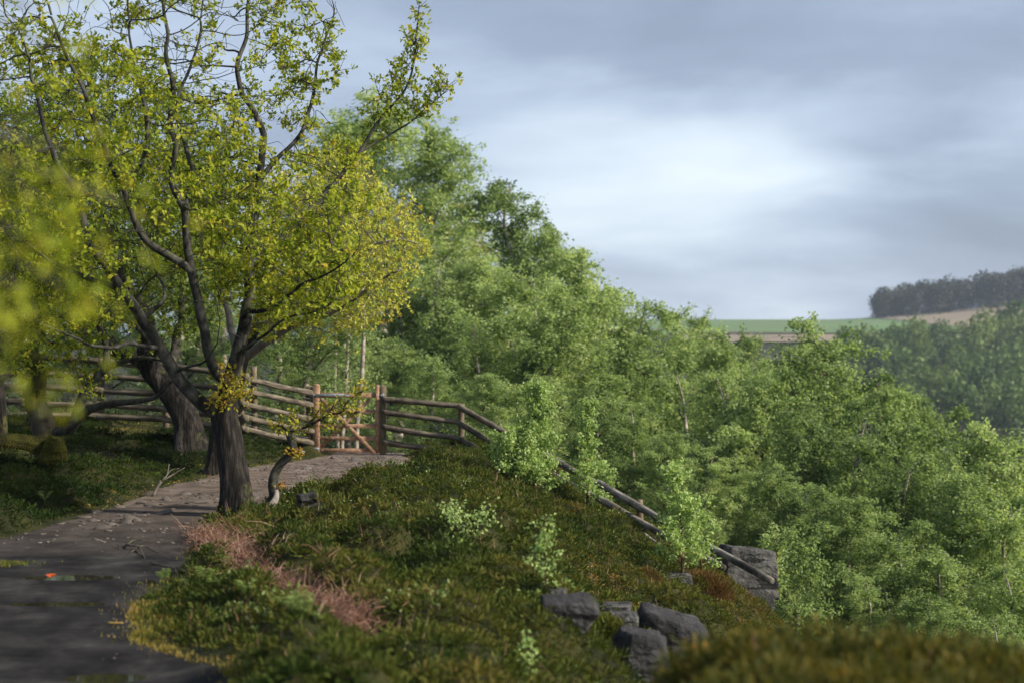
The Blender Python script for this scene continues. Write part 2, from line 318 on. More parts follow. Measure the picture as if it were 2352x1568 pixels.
def path_mat():
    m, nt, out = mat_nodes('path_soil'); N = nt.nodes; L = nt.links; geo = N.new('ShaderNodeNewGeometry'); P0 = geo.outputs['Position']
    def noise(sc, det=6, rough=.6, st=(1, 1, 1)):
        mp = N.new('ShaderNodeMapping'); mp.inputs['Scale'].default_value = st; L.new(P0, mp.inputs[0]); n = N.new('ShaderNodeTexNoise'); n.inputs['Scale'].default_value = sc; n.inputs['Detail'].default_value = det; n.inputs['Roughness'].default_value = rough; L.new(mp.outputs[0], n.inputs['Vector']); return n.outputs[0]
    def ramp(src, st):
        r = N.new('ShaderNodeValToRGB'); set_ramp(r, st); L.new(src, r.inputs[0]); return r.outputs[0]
    shaded_peat = ramp(noise(2.6, 8, .65), [(.34, (.010, .010, .011)), (.5, (.028, .027, .028)), (.64, (.060, .057, .055)), (.74, (.10, .095, .09))])  # near soil: peat tone with the foreground shade put into its colour
    sunlit_sand = ramp(noise(3.5, 8, .7), [(.3, (.065, .049, .042)), (.46, (.145, .113, .096)), (.6, (.225, .182, .158)), (.8, (.33, .28, .25))])  # soil by the gate: sandy tone with the sunlight put into its colour
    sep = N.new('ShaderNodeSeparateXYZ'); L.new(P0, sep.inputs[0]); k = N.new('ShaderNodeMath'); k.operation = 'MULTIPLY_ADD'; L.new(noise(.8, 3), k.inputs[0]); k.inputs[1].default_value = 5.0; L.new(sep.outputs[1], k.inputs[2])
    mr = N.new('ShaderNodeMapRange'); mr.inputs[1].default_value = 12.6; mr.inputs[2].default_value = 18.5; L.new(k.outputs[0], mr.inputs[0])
    mx = N.new('ShaderNodeMix'); mx.data_type = 'RGBA'; L.new(mr.outputs[0], mx.inputs[0]); L.new(shaded_peat, mx.inputs[6]); L.new(sunlit_sand, mx.inputs[7])
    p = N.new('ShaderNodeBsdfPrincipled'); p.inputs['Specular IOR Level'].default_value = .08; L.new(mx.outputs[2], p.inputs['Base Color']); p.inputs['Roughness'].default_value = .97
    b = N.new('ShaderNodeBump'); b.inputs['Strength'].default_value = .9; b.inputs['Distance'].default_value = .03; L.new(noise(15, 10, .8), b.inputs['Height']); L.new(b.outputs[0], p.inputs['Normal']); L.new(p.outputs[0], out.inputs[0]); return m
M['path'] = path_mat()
# ground: soil, litter and moss by the meadow noise; green and brown farmland far off
def ground_mat():
    m, nt, out = mat_nodes('ground_soil'); N = nt.nodes; L = nt.links
    geo = N.new('ShaderNodeNewGeometry')
    n1 = N.new('ShaderNodeTexNoise'); n1.inputs['Scale'].default_value = 2.2; n1.inputs['Detail'].default_value = 8; L.new(geo.outputs['Position'], n1.inputs['Vector'])
    r = N.new('ShaderNodeValToRGB'); set_ramp(r, [(.3, (.012, .014, .006)), (.5, (.026, .030, .010)), (.65, (.045, .042, .014)), (.8, (.06, .042, .02))]); L.new(n1.outputs[0], r.inputs[0])
    p = N.new('ShaderNodeBsdfPrincipled'); p.inputs['Roughness'].default_value = .95; p.inputs['Specular IOR Level'].default_value = .15
    L.new(r.outputs[0], p.inputs['Base Color'])
    n3 = N.new('ShaderNodeTexNoise'); n3.inputs['Scale'].default_value = 22; n3.inputs['Detail'].default_value = 6; L.new(geo.outputs['Position'], n3.inputs['Vector'])
    b = N.new('ShaderNodeBump'); b.inputs['Strength'].default_value = .8; b.inputs['Distance'].default_value = .04; L.new(n3.outputs[0], b.inputs['Height']); L.new(b.outputs[0], p.inputs['Normal'])
    L.new(p.outputs[0], out.inputs[0]); return m
M['ground'] = ground_mat()
M['green_field'] = solid_mat('green_field', [(.3, (.08, .17, .05)), (.7, (.13, .23, .07))], scale=.02, rough=.95, bump=0, coords='World', stretch=(1, 3, 1), second=[((.14, .13, .09), .012, .5, .56, (1, 6, 1))])
M['brown_field'] = solid_mat('brown_field', [(.3, (.19, .15, .11)), (.7, (.26, .21, .15))], scale=.03, rough=.95, bump=0, coords='World')

# ------------------------------------------------------------------ terrain
PATH_POLY = np.array([(-1.0, 2.5), (-1.2, 5), (-1.34, 6.7), (-2.02, 7.6), (-2.28, 8.5), (-2.42, 9.4), (-2.35, 10.2), (-2.50, 11.2), (-2.72, 12.3), (-2.85, 13.2), (-2.45, 13.8), (-2.15, 14.3), (-1.85, 15.2), (-1.40, 16.6), (-1.15, 18.2), (-1.25, 20.2),
    (-1.72, 21.9), (-1.6, 26), (-2.4, 34), (-2.0, 40), (-4.2, 40), (-4.3, 34), (-2.9, 26), (-2.75, 22), (-3.3, 20), (-3.55, 18.7), (-3.65, 16.8), (-3.85, 15.2), (-3.85, 14), (-3.95, 12.8), (-4.15, 11.6), (-4.5, 10.4), (-4.9, 8), (-4.9, 2.5)])
def path_in(x, y):
    """signed distance to the path's edge, positive inside"""
    x = np.asarray(x, float); y = np.asarray(y, float); sh = x.shape; x = x.ravel(); y = y.ravel()
    res = np.full(len(x), -50.0); idx = np.where((x > -9) & (x < 3) & (y > 1) & (y < 44))[0]
    xs = x[idx]; ys = y[idx]; d = np.full(len(idx), 1e9); inside = np.zeros(len(idx), bool); Q = PATH_POLY
    for k in range(len(Q)):
        a = Q[k]; b = Q[(k + 1) % len(Q)]; e = b - a
        t = np.clip(((xs - a[0]) * e[0] + (ys - a[1]) * e[1]) / (e @ e), 0, 1)
        d = np.minimum(d, np.hypot(xs - a[0] - t * e[0], ys - a[1] - t * e[1]))
        c = ((a[1] > ys) != (b[1] > ys)) & (xs < (b[0] - a[0]) * (ys - a[1]) / (b[1] - a[1] + 1e-12) + a[0]); inside ^= c
    w = 0.10 * fbm(xs * 2.2, ys * 2.2, 91, 3)
    res[idx] = np.where(inside, d, -d) + w
    return res.reshape(sh)
def h_base(x, y):
    x = np.asarray(x, float); y = np.asarray(y, float)
    xe = np.interp(y, [0, 6, 10, 14, 17, 22], [1.6, 1.8, 1.9, 2.5, 3.05, 3.6])
    near = -0.60 * softplus(x + 0.05, .28) - 0.75 * softplus(x - xe, .25)
    near = -11.5 * np.tanh(-near / 11.5)
    near = near + 0.34 * sstep(0, 2.6, -(x + np.interp(y, [0, 10.4, 12.8, 16, 19, 22], [4.9, 4.5, 3.95, 3.75, 3.5, 2.9])))
    near = near - 0.15 * sstep(15, 22, y) * sstep(-4.5, -3.2, x)
    near = near + 0.10 * sstep(-1.9, -0.9, x) * sstep(.8, 0.0, x) * sstep(20, 12, y)
    yy = [0, 24, 60, 150, 250, 400, 430, 600, 700, 1200, 5000]
    wv = sstep(-8, 9, x)
    farz = np.interp(y, yy, [-8, -9, -14, -25, -14, 1.0, 3.6, 10.6, 9.0, 2, -40]) + 9.0 * sstep(130, 260, x) * sstep(430, 620, y)
    left = np.interp(y, yy, [-.3, -.3, -.8, -3, -6, -4, 0, 4, 4, -10, -40])
    far = left * (1 - wv) + farz * wv
    w = sstep(22, 31, y)
    z = near * (1 - w) + far * w
    return z + 0.03 * fbm(x * 0.7, y * 0.7, 5, 3) * sstep(-.2, .8, -path_in(x, y)) * sstep(60, 40, y)
BRK = np.array([((a - 1250) / 3472 * 1.55 * 3472 / (b - 833), 1.55 * 3472 / (b - 833)) for a, b in ((490, 1300), (560, 1335), (600, 1385), (650, 1435), (720, 1485), (800, 1530), (890, 1580))])
def brk_dist(x, y):
    d = np.full(np.shape(x), 1e9)
    for k in range(len(BRK) - 1):
        a = BRK[k]; e = BRK[k + 1] - a; t = np.clip(((x - a[0]) * e[0] + (y - a[1]) * e[1]) / (e @ e), 0, 1); d = np.minimum(d, np.hypot(x - a[0] - t * e[0], (y - a[1] - t * e[1]) * .8))
    return d
def heather_mask(x, y):
    d = -path_in(x, y)
    m = sstep(0.05, 0.40, d) * (y < 24) * (y > 1.5) * (1 - .85 * np.exp(-(brk_dist(x, y) / .17) ** 4))
    # clear places: under the oaks' sunny moss, the litter hollow, bracken strip
    m = m * (1 - sstep(.30, .62, fbm(x * .9 + 3, y * .9, 33, 3) * .5 + .5) * (x < -3.6) * sstep(13.5, 17, y))
    m = m * (1 - 0.9 * np.exp(-(((x - 0.68) / .24) ** 2 + ((y - 10.3) / .7) ** 2)))
    return m
def dome(x, y, cell=.46, s=11):
    best = np.zeros(np.shape(x)); gx = np.floor(x / cell); gy = np.floor(y / cell)
    for i in (-1, 0, 1):
        for j in (-1, 0, 1):
            cx = (gx + i + .15 + .7 * hash2(gx + i, gy + j, s)) * cell; cyy = (gy + j + .15 + .7 * hash2(gx + i, gy + j, s + 3)) * cell
            rr = cell * (.55 + .35 * hash2(gx + i, gy + j, s + 5)); hh = .08 + .15 * hash2(gx + i, gy + j, s + 9)
            q = np.clip(1 - ((x - cx) ** 2 + (y - cyy) ** 2) / rr ** 2, 0, 1)
            best = np.maximum(best, hh * np.sqrt(q))
    return best
PUDDLES = [(-3.00, 9.70, .34, .13), (-2.80, 8.72, .34, .10), (-1.93, 6.80, .25, .12)]
def ground_z(x, y, micro=True):
    """top of the soil, heather hummocks included, path excluded"""
    z = h_base(x, y)
    return z + heather_mask(x, y) * (1.75 * dome(x, y, .60) + .5 * dome(x, y, .22, 55) - .19 + sstep(.5, 1.6, x) * (1.3 * dome(x, y, 1.05, 77) - .10))
def hit(x, y):
    """where the line of sight through picture point (x, y) meets the soil"""
    Yd = np.linspace(3, 30, 2700); p = np.stack([(x - 1250) / 3472.5 * Yd, Yd, EYE - (y - 833) / 3472.5 * Yd], -1)
    g_ = np.where(path_in(p[:, 0], p[:, 1]) > 0, path_z(p[:, 0], p[:, 1]), ground_z(p[:, 0], p[:, 1])); k = np.argmax(p[:, 2] < g_)
    return p[k]
def path_z(x, y):
    z = h_base(x, y); d = path_in(x, y)
    rough = sstep(10.5, 12.5, y)
    z = z + .012 + .006 * fbm(x * 3, y * 3, 3) + rough * (.011 * fbm(x * 4, y * 5, 8) + .005 * np.abs(fbm(x * 14, y * 11, 21)))
    for (px, py, a, b) in PUDDLES:
        z = z - .045 * np.exp(-(((x - px) / a) ** 2 + ((y - py) / b) ** 2) * .9)
    return z - .16 * (1 - sstep(-.16, .03, d))
def on_ground(x, y):
    if float(path_in(np.array([x]), np.array([y]))[0]) > 0: return float(path_z(np.array([x]), np.array([y]))[0])
    return float(h_base(np.array([x]), np.array([y]))[0])

def graded(segs):
    out = []
    for a, b, s in segs: out.append(np.arange(a, b, s))
    return np.concatenate(out)
gx = np.concatenate([-np.geomspace(500, 9.3, 34), np.arange(-9.2, 5, .085), np.geomspace(5.1, 14, 30), np.geomspace(14.8, 560, 60)])
gy = np.concatenate([np.arange(-60, 0, 6), np.arange(0, 5, .25), np.arange(5, 24.5, .085), np.geomspace(24.7, 60, 40), np.geomspace(62, 1100, 70)])
X, Y = np.meshgrid(gx, gy)
Z = ground_z(X, Y)
pin = path_in(X, Y); Z = Z - .07 * sstep(0.0, .18, pin)
n_x, n_y = len(gx), len(gy)
ii = (np.arange(n_y - 1)[:, None] * n_x + np.arange(n_x - 1)[None, :]).ravel()
GF = np.stack([ii, ii + 1, ii + n_x + 1, ii + n_x], -1)
ground = link('ground', fast_mesh('ground', np.stack([X, Y, Z], -1).reshape(-1, 3), GF, smooth=True), M['ground']); tag(ground, 'dark mossy soil of the hillside under the heather and trees', kind='structure')
# fields: the far ground split into sheets a little above it
def field(name, x0, x1, y0, y1, mt, label, lift=.25):
    fx = np.linspace(x0, x1, 40); fy = np.linspace(y0, y1, 24); A, B = np.meshgrid(fx, fy); C = h_base(A, B) + lift
    k = (np.arange(23)[:, None] * 40 + np.arange(39)[None, :]).ravel()
    o = link(name, fast_mesh(name, np.stack([A, B, C], -1).reshape(-1, 3), np.stack([k, k + 1, k + 41, k + 40], -1), smooth=True), mt); tag(o, label, kind='structure')
field('field', 30, 152, 440, 690, M['green_field'], 'green farm field on the far skyline left of the dusky wood')
field('field', 50, 420, 400, 425, M['brown_field'], 'tan ploughed field below the far wood', .5)
field('field', 152, 420, 440, 640, M['brown_field'], 'bare tan field under the edge of the dusky wood', .5)

# path
px = np.arange(-5.3, -.6, .045); py = np.concatenate([np.arange(2.4, 22.4, .045), np.arange(22.5, 40.5, .2)])
X, Y = np.meshgrid(px, py); Z = path_z(X, Y); keep = path_in(X, Y) > -.2
k = (np.arange(len(py) - 1)[:, None] * len(px) + np.arange(len(px) - 1)[None, :]).ravel(); kk = keep.ravel()
f = np.stack([k, k + 1, k + len(px) + 1, k + len(px)], -1); f = f[kk[f].all(1)]
used = np.unique(f); remap = np.zeros(len(kk), int); remap[used] = np.arange(len(used))
path = link('path', fast_mesh('path', np.stack([X, Y, Z], -1).reshape(-1, 3)[used], remap[f], smooth=True), M['path']); tag(path, 'trodden earth path, painted darker for the near shade, with loose stones curving to the gate', kind='structure')

def ico(sub):
    bm = bmesh.new(); bmesh.ops.create_icosphere(bm, subdivisions=sub, radius=1.0); v = np.array([x.co for x in bm.verts]); f = np.array([[q.index for q in x.verts] for x in bm.faces]); bm.free(); return v, f
ICO = {k: ico(k) for k in (1, 2, 3, 4, 5)}
def rock_mesh(name, size, seed, sub=3, planes=12, rough=.04, strata=0.0, smooth=False, boxy=0.0):
    r = np.random.default_rng(seed); v, f = ICO[sub]; v = v.copy()
    nrm = rand_unit(planes, r); dist = r.uniform(.62, .95, planes)
    if boxy:
        ax = np.vstack([np.eye(3), -np.eye(3)]) + r.normal(scale=.10, size=(6, 3)); nrm = np.vstack([unit(ax), nrm]); dist = np.concatenate([r.uniform(.60, .70, 6), dist + .12])
    dots = v @ nrm.T; rad = np.where(dots > .05, dist[None] / np.maximum(dots, .05), 9).min(1); rad = np.minimum(rad, 1.12)
    v = v * rad[:, None]
    v = v + v * (noise3(v * 1.0 + seed, 2.2, seed)[:, None] * rough * 2 + noise3(v + seed, 6.0, seed + 3)[:, None] * rough)
    if strata:
        s = np.abs(((v[:, 2] * 3.1 + .12 * noise3(v + seed, 1.5, 4)) % 1) - .5) * 2
        cut = np.exp(-((s / .16) ** 2)) * strata; v[:, :2] *= (1 - cut)[:, None]
    v = v * np.asarray(size)
    me = fast_mesh(name, v, f, smooth=smooth)
    return me
def rot_obj(o, e): o.rotation_euler = e; return o

# stones trodden into the path: parts of the path
stone_meshes = [rock_mesh('stone', (1, 1, 1), 100 + s, sub=2, planes=9, rough=.03) for s in range(6)]
for me in stone_meshes: me.materials.append(M['path_stone'])
rs = np.random.default_rng(21); cnt = 0; tries = 0
clusters = [(-3.55, 13.2, .35, .5), (-3.1, 13.9, .35, .3), (-3.6, 12.4, .4, .4), (-3.35, 14.6, .3, .4), (-2.3, 15.2, .35, .3), (-2.0, 20.6, .4, .7), (-2.6, 17.8, .6, 1.4), (-1.9, 15.9, .3, .3)]
while cnt < 120 and tries < 3000:
    tries += 1
    c = clusters[tries % len(clusters)]
    x = c[0] + rs.normal() * c[2]; y = c[1] + rs.normal() * c[3]
    if float(path_in(np.array([x]), np.array([y]))[0]) < .05: continue
    s = rs.choice([.03, .045, .07, .11], p=[.5, .32, .15, .03]) * rs.uniform(.7, 1.1)
    o = link('stone', stone_meshes[cnt % 6], None, path); o.location = (x, y, on_ground(x, y) + s * .06); o.scale = (s * rs.uniform(.9, 1.5), s * rs.uniform(.7, 1.1), s * rs.uniform(.3, .5)); o.rotation_euler = (rs.normal() * .12, rs.normal() * .12, rs.uniform(0, 6.3)); cnt += 1
# gravel: nobody could count it
g = Geo(); v1, f1 = ICO[1]
for _ in range(2600):
    x = rs.uniform(-4.4, -1.2); y = 11.2 + 10.3 * rs.random() if _ > 160 else rs.uniform(6.6, 11.2)
    if vnoise(np.array([x * 1.7]), np.array([y * 1.1]), 77)[0] < .42: continue
    if float(path_in(np.array([x]), np.array([y]))[0]) < .0: continue
    s = rs.uniform(.006, .020) * (.5 if _ <= 160 else 1); g.add(v1 * [s * 1.3, s, s * .55] * rs.uniform(.7, 1.2, (len(v1), 1)) + [x, y, on_ground(x, y) + .002], f1)
tag(link('gravel', g.mesh('gravel'), M['path_stone']), 'loose pale gravel on the path', kind='stuff')

# puddles
for i, (px_, py_, a, b) in enumerate(PUDDLES):
    n = 40; th = np.linspace(0, 2 * math.pi, n, endpoint=False); rr = 1.15 + .1 * np.sin(th * 3 + i) + .06 * np.sin(th * 7 + i * 2)
    z = float(h_base(np.array([px_]), np.array([py_]))[0]) - .009
    v = np.vstack([[px_, py_, z], np.stack([px_ + a * rr * np.cos(th), py_ + b * rr * np.sin(th), np.full(n, z)], -1)])
    f = np.array([[0, 1 + k, 1 + (k + 1) % n] for k in range(n)])
    tag(link('puddle', fast_mesh('puddle', v, f), M['water']), ['long dark puddle with a red leaf floating in it', 'narrow dark puddle in the middle of the path', 'dark puddle at the near edge of the path'][i], kind='structure')

# ------------------------------------------------------------------ trees
def colonize(nodes, parent, attr, step, infl, kill, iters, jit=.25, trop=(0, 0, .05), seed=1, maxn=14000):
    r = np.random.default_rng(seed); nodes = [np.array(p, float) for p in nodes]; parent = list(parent); attr = np.array(attr)
    pos = np.array(nodes); best = np.full(len(attr), 1e9); bi = np.zeros(len(attr), int)
    def upd(lo):
        new = pos[lo:]
        for c in range(0, len(new), 400):
            d = np.linalg.norm(attr[:, None, :] - new[None, c:c + 400, :], axis=2); j = d.argmin(1); dm = d[np.arange(len(attr)), j]; m = dm < best
            best[m] = dm[m]; bi[m] = (lo + c + j)[m]
    upd(0)
    for it in range(iters):
        if len(attr) == 0: break
        act = best < infl
        if not act.any(): infl *= 1.4; continue
        dirs = unit(attr[act] - pos[bi[act]]); src = bi[act]
        u, inv = np.unique(src, return_inverse=True); s = np.zeros((len(u), 3)); np.add.at(s, inv, dirs)
        s = unit(unit(s) + np.array(trop) + r.normal(scale=jit, size=s.shape))
        newp = pos[u] + s * step; lo = len(pos); pos = np.vstack([pos, newp]); parent += list(u)
        upd(lo)
        alive = best > kill; attr = attr[alive]; best = best[alive]; bi = bi[alive]
        if len(pos) > maxn: break
    return pos, np.array(parent)
def pipe_radii(parent, tip=.003, n=2.3):
    N_ = len(parent); acc = np.zeros(N_)
    r = np.zeros(N_)
    for i in range(N_ - 1, -1, -1):
        r[i] = max(tip, acc[i] ** (1 / n))
        if parent[i] >= 0: acc[parent[i]] += r[i] ** n
    return r
def chains_of(pos, parent, rad):
    kids = [[] for _ in parent]
    for i, p in enumerate(parent):
        if p >= 0: kids[p].append(i)
    out = []; stack = [(i, None) for i, p in enumerate(parent) if p < 0]
    while stack:
        i, frm = stack.pop(); ch = [frm] if frm is not None else []
        ch.append(i); cur = i
        while kids[cur]:
            ks = sorted(kids[cur], key=lambda k: -rad[k]); 
            for k in ks[1:]: stack.append((k, cur))
            cur = ks[0]; ch.append(cur)
        if len(ch) > 1: out.append(ch)
    return out, kids
def smooth_chain(p, r, mul=2):
    if len(p) < 3: return p, r
    t = np.arange(len(p)); tt = np.linspace(0, len(p) - 1, (len(p) - 1) * mul + 1)
    q = np.stack([np.interp(tt, t, p[:, k]) for k in range(3)], -1); q[1:-1] = (q[:-2] + 2 * q[1:-1] + q[2:]) / 4; 
    return q, np.interp(tt, t, r)
def bumpy_trunk(g, pts, rad, sides=28, seed=0, amp=.10, flare=None, dens=.035):
    pts = np.asarray(pts, float); seg = np.concatenate([[0], np.cumsum(np.linalg.norm(np.diff(pts, axis=0), axis=1))])
    n = max(8, int(seg[-1] / dens)); tt = np.linspace(0, seg[-1], n)
    q = np.stack([np.interp(tt, seg, pts[:, k]) for k in range(3)], -1); rr = np.interp(tt, seg, rad)
    for _ in range(6): q[1:-1] = (q[:-2] + 2 * q[1:-1] + q[2:]) / 4; rr[1:-1] = (rr[:-2] + 2 * rr[1:-1] + rr[2:]) / 4
    t = unit(np.gradient(q, axis=0)); ref = np.zeros(3); ref[np.argmin(np.abs(t).mean(0))] = 1
    a = unit(np.cross(t, ref)); b = np.cross(t, a); th = np.arange(sides) / sides * 2 * math.pi
    TH, S = np.meshgrid(th, tt); 
    k = amp * (fbm(np.cos(TH) * 2.2 + 9 + seed, np.sin(TH) * 2.2 + S * 1.4, seed, 3) + .55 * fbm(np.cos(TH) * 9 + seed, np.sin(TH) * 9 + S * 1.6, seed + 3, 3))
    if flare:
        for (ang, am, hgt) in flare: k = k + am * np.exp(-(((TH - ang + math.pi) % (2 * math.pi) - math.pi) / .42) ** 2) * np.exp(-S / hgt)
    rads = rr[:, None] * (1 + k)
    v = q[:, None, :] + rads[..., None] * (a[:, None, :] * np.cos(TH)[..., None] + b[:, None, :] * np.sin(TH)[..., None])
    i = np.arange(n - 1)[:, None] * sides; j = np.arange(sides)[None, :]; j2 = (j + 1) % sides
    f = np.stack([i + j, i + j2, i + sides + j2, i + sides + j], -1).reshape(-1, 4)
    v = np.vstack([v.reshape(-1, 3), q[-1:]]); c = n * sides; kk = np.arange(sides)
    g.add(v, [f, np.stack([np.full(sides, c), (n - 1) * sides + kk, (n - 1) * sides + (kk + 1) % sides], -1)])

def oak_crown_leaves(g, gt_, pos, parent, rad, thin, n_tw, n_per, tl, size, r, keepf=None, tint_base=.45, dens=1.0):
    """short side twigs on every thin node, each ending in a rosette of leaves"""
    idx = np.where(rad < thin)[0]; idx = idx[parent[idx] >= 0]
    if keepf is not None: idx = idx[keepf(pos[idx])]
    idx = idx[r.random(len(idx)) < dens]
    rep_ = np.repeat(idx, n_tw); n = len(rep_); d0 = unit(pos[rep_] - pos[parent[rep_]])
    o_ = pos[rep_] + (pos[parent[rep_]] - pos[rep_]) * r.random((n, 1))
    dv = unit(d0 * .6 + rand_unit(n, r) + [0, 0, .12]); L_ = (r.uniform(.25, 1.2, n) * tl)[:, None]; mid = o_ + dv * L_ * .5 + r.normal(scale=.012, size=(n, 3)); e = o_ + dv * L_ + r.normal(scale=.012, size=(n, 3))
    # thin three-sided twigs
    sd = unit(np.cross(dv, [0.3, .5, .8])); up = np.cross(dv, sd); ring = [sd, -.5 * sd + .87 * up, -.5 * sd - .87 * up]
    V = np.stack([o_ + q * .0032 for q in ring] + [mid + q * .0026 for q in ring] + [e], 1).reshape(-1, 3)
    f4 = np.array([[0, 1, 4, 3], [1, 2, 5, 4], [2, 0, 3, 5]]); f3 = np.array([[3, 4, 6], [4, 5, 6], [5, 3, 6]]); k = np.arange(n)[:, None, None] * 7
    gt_.add(V, [(k + f4).reshape(-1, 4), (k + f3).reshape(-1, 3)])
    cl = np.repeat(r.normal(scale=.13, size=n), n_per); E = np.repeat(e, n_per, 0); Dv = np.repeat(dv, n_per, 0); m = len(E)
    ax = unit(Dv * .45 + rand_unit(m, r)); E = E + Dv * r.uniform(-.035, .01, (m, 1)) + r.normal(scale=.008, size=(m, 3)); nr = unit(rand_unit(m, r) * .7 + Dv * .8 + [.15, -.1, .4])
    S_ = r.uniform(.6, 1.2, m) * size
    leaves(g, E, ax, nr, S_, S_ * .75, 'oak', np.clip(tint_base + cl + r.normal(scale=.12, size=m), 0, 1))

def poly_sample(poly, n, r):
    poly = np.array(poly, float); lo = poly.min(0); hi = poly.max(0); out = []
    while sum(map(len, out)) < n:
        p = r.uniform(lo, hi, (n * 2, 2)); ins = np.zeros(len(p), bool)
        for k in range(len(poly)):
            a = poly[k]; b = poly[(k + 1) % len(poly)]
            ins ^= ((a[1] > p[:, 1]) != (b[1] > p[:, 1])) & (p[:, 0] < (b[0] - a[0]) * (p[:, 1] - a[1]) / (b[1] - a[1] + 1e-12) + a[0])
        out.append(p[ins])
    return np.concatenate(out)[:n]
def crown_points(poly, n, y0, y1, r, core=None):
    """points through a crown's volume; poly outlines it seen along the view at its own depth, thickness tapers to its rim"""
    p = poly_sample(poly, n, r); q = np.array(poly, float)
    d = np.full(len(p), 1e9)
    for k in range(len(q)):
        a = q[k]; b = q[(k + 1) % len(q)]; e = b - a; t = np.clip(((p - a) @ e) / (e @ e), 0, 1); d = np.minimum(d, np.linalg.norm(p - a - t[:, None] * e, axis=1))
    half = (y1 - y0) / 2 * np.sqrt(np.clip(d / 260, .04, 1)); mid = (y0 + y1) / 2
    Yd = mid + half * r.uniform(-1, 1, len(p))
    s = mid        # outline scaled at the crown's middle, so the volume is a true solid
    return np.stack([(p[:, 0] - 1176) / F * s, Yd, EYE - (p[:, 1] - 784) / F * s], -1)

def make_oak(name, base, label, skeleton, radii, attr, seed, step=.16, infl=1.2, kill=.22, leafmat='oak_leaf', thin=.0055, n_tw=2, n_per=6, tl=.16, size=.05, tint=.45, dens=1.0,
             trunk=None, jit=.28, tip=.003, maxn=14000, keepf=None, barkm='bark', group='gnarled oaks beside the path', branch_mat='branch_bark', pn=2.3, sk_ext=None, ext_of=1):
    """skeleton: list of polylines (first = trunk); each later one starts on an earlier one"""
    r = np.random.default_rng(seed); root = empty(name, base, label, 'tree', group)
    nodes = []; par = []; given = []
    for li, (pl, rd) in enumerate(zip(skeleton, radii)):
        pl = np.array(pl, float); seg = np.concatenate([[0], np.cumsum(np.linalg.norm(np.diff(pl, axis=0), axis=1))])
        n = max(2, int(seg[-1] / step)); tt = np.linspace(0, seg[-1], n + 1)
        q = np.stack([np.interp(tt, seg, pl[:, k]) for k in range(3)], -1); rr = np.interp(tt, np.linspace(0, seg[-1], len(rd)), rd)
        q[1:-1] += r.normal(scale=step * .10, size=q[1:-1].shape)
        if li == 0: st = -1; k0 = 0; n0 = len(q)
        else:
            A = np.array(nodes); st = int(np.linalg.norm(A - q[0], axis=1).argmin()); k0 = 1
        for k in range(k0, len(q)):
            nodes.append(q[k]); par.append(st); given.append(rr[k]); st = len(nodes) - 1
    ng = len(nodes)
    pos, parent = colonize(nodes, par, attr, step, infl, kill, 90, jit, seed=seed, maxn=maxn)
    rad = pipe_radii(parent, tip, pn); rad[:ng] = np.maximum(rad[:ng] * .0 + np.array(given), .004)
    # children never thicker than what they grow from
    for i in range(len(parent)):
        if parent[i] >= 0 and i >= ng: rad[i] = min(rad[i], rad[parent[i]] * .9)
    ch, kids = chains_of(pos, parent, rad)
    b = np.array(base)
    gb = Geo()
    n_tr = 0
    tr = skeleton[0]
    for c in ch:
        p = pos[c]; q = rad[c].copy(); q[0] = min(q[0], q[1] * 1.15) if len(c) > 1 and parent[c[1]] == c[0] and c[0] != 0 else q[0]
        if c[0] == 0:
            p = p[n0 - 1:]; q = q[n0 - 1:]
            if len(p) < 2: continue
            q[0] = min(q[0], q[1] * 1.08)
        p, q = smooth_chain(p, q); sides = 12 if q.max() > .05 else (8 if q.max() > .02 else (5 if q.max() > .008 else 3))
        tube(gb, p - b, q, sides, cap=False)
    link('branches', gb.mesh('branches', True), M[branch_mat], root)
    xs_ = sk_ext if sk_ext is not None else [np.array(skeleton[1][1])]; xr_ = [np.interp(np.linalg.norm(np.array(q) - np.array(skeleton[ext_of][0])), np.linspace(0, np.linalg.norm(np.diff(np.array(skeleton[ext_of]), axis=0), axis=1).sum(), len(radii[ext_of])), radii[ext_of]) * 1.04 for q in xs_]
    trv = list(tr) + list(xs_); sg = np.concatenate([[0], np.cumsum(np.linalg.norm(np.diff(np.array(tr), axis=0), axis=1))]); rv = list(np.interp(sg, np.linspace(0, sg[-1], len(trunk[0])), trunk[0])) + xr_
    gt = Geo(); bumpy_trunk(gt, np.array(trv) - b, rv, seed=seed, flare=trunk[1], amp=trunk[2]); link('trunk', gt.mesh('trunk', True), M[barkm], root)
    gl = Geo(); gw = Geo(); oak_crown_leaves(gl, gw, pos, parent, rad, thin, n_tw, n_per, tl, size, r, keepf, tint, dens); print(name, len(pos), gl.n // 6)
    gl.v = [v - b for v in gl.v]; gw.v = [v - b for v in gw.v]; link('twigs', gw.mesh('twigs'), M[branch_mat], root)
    link('crown', gl.mesh('crown'), M[leafmat], root)
    return root, pos, parent, rad

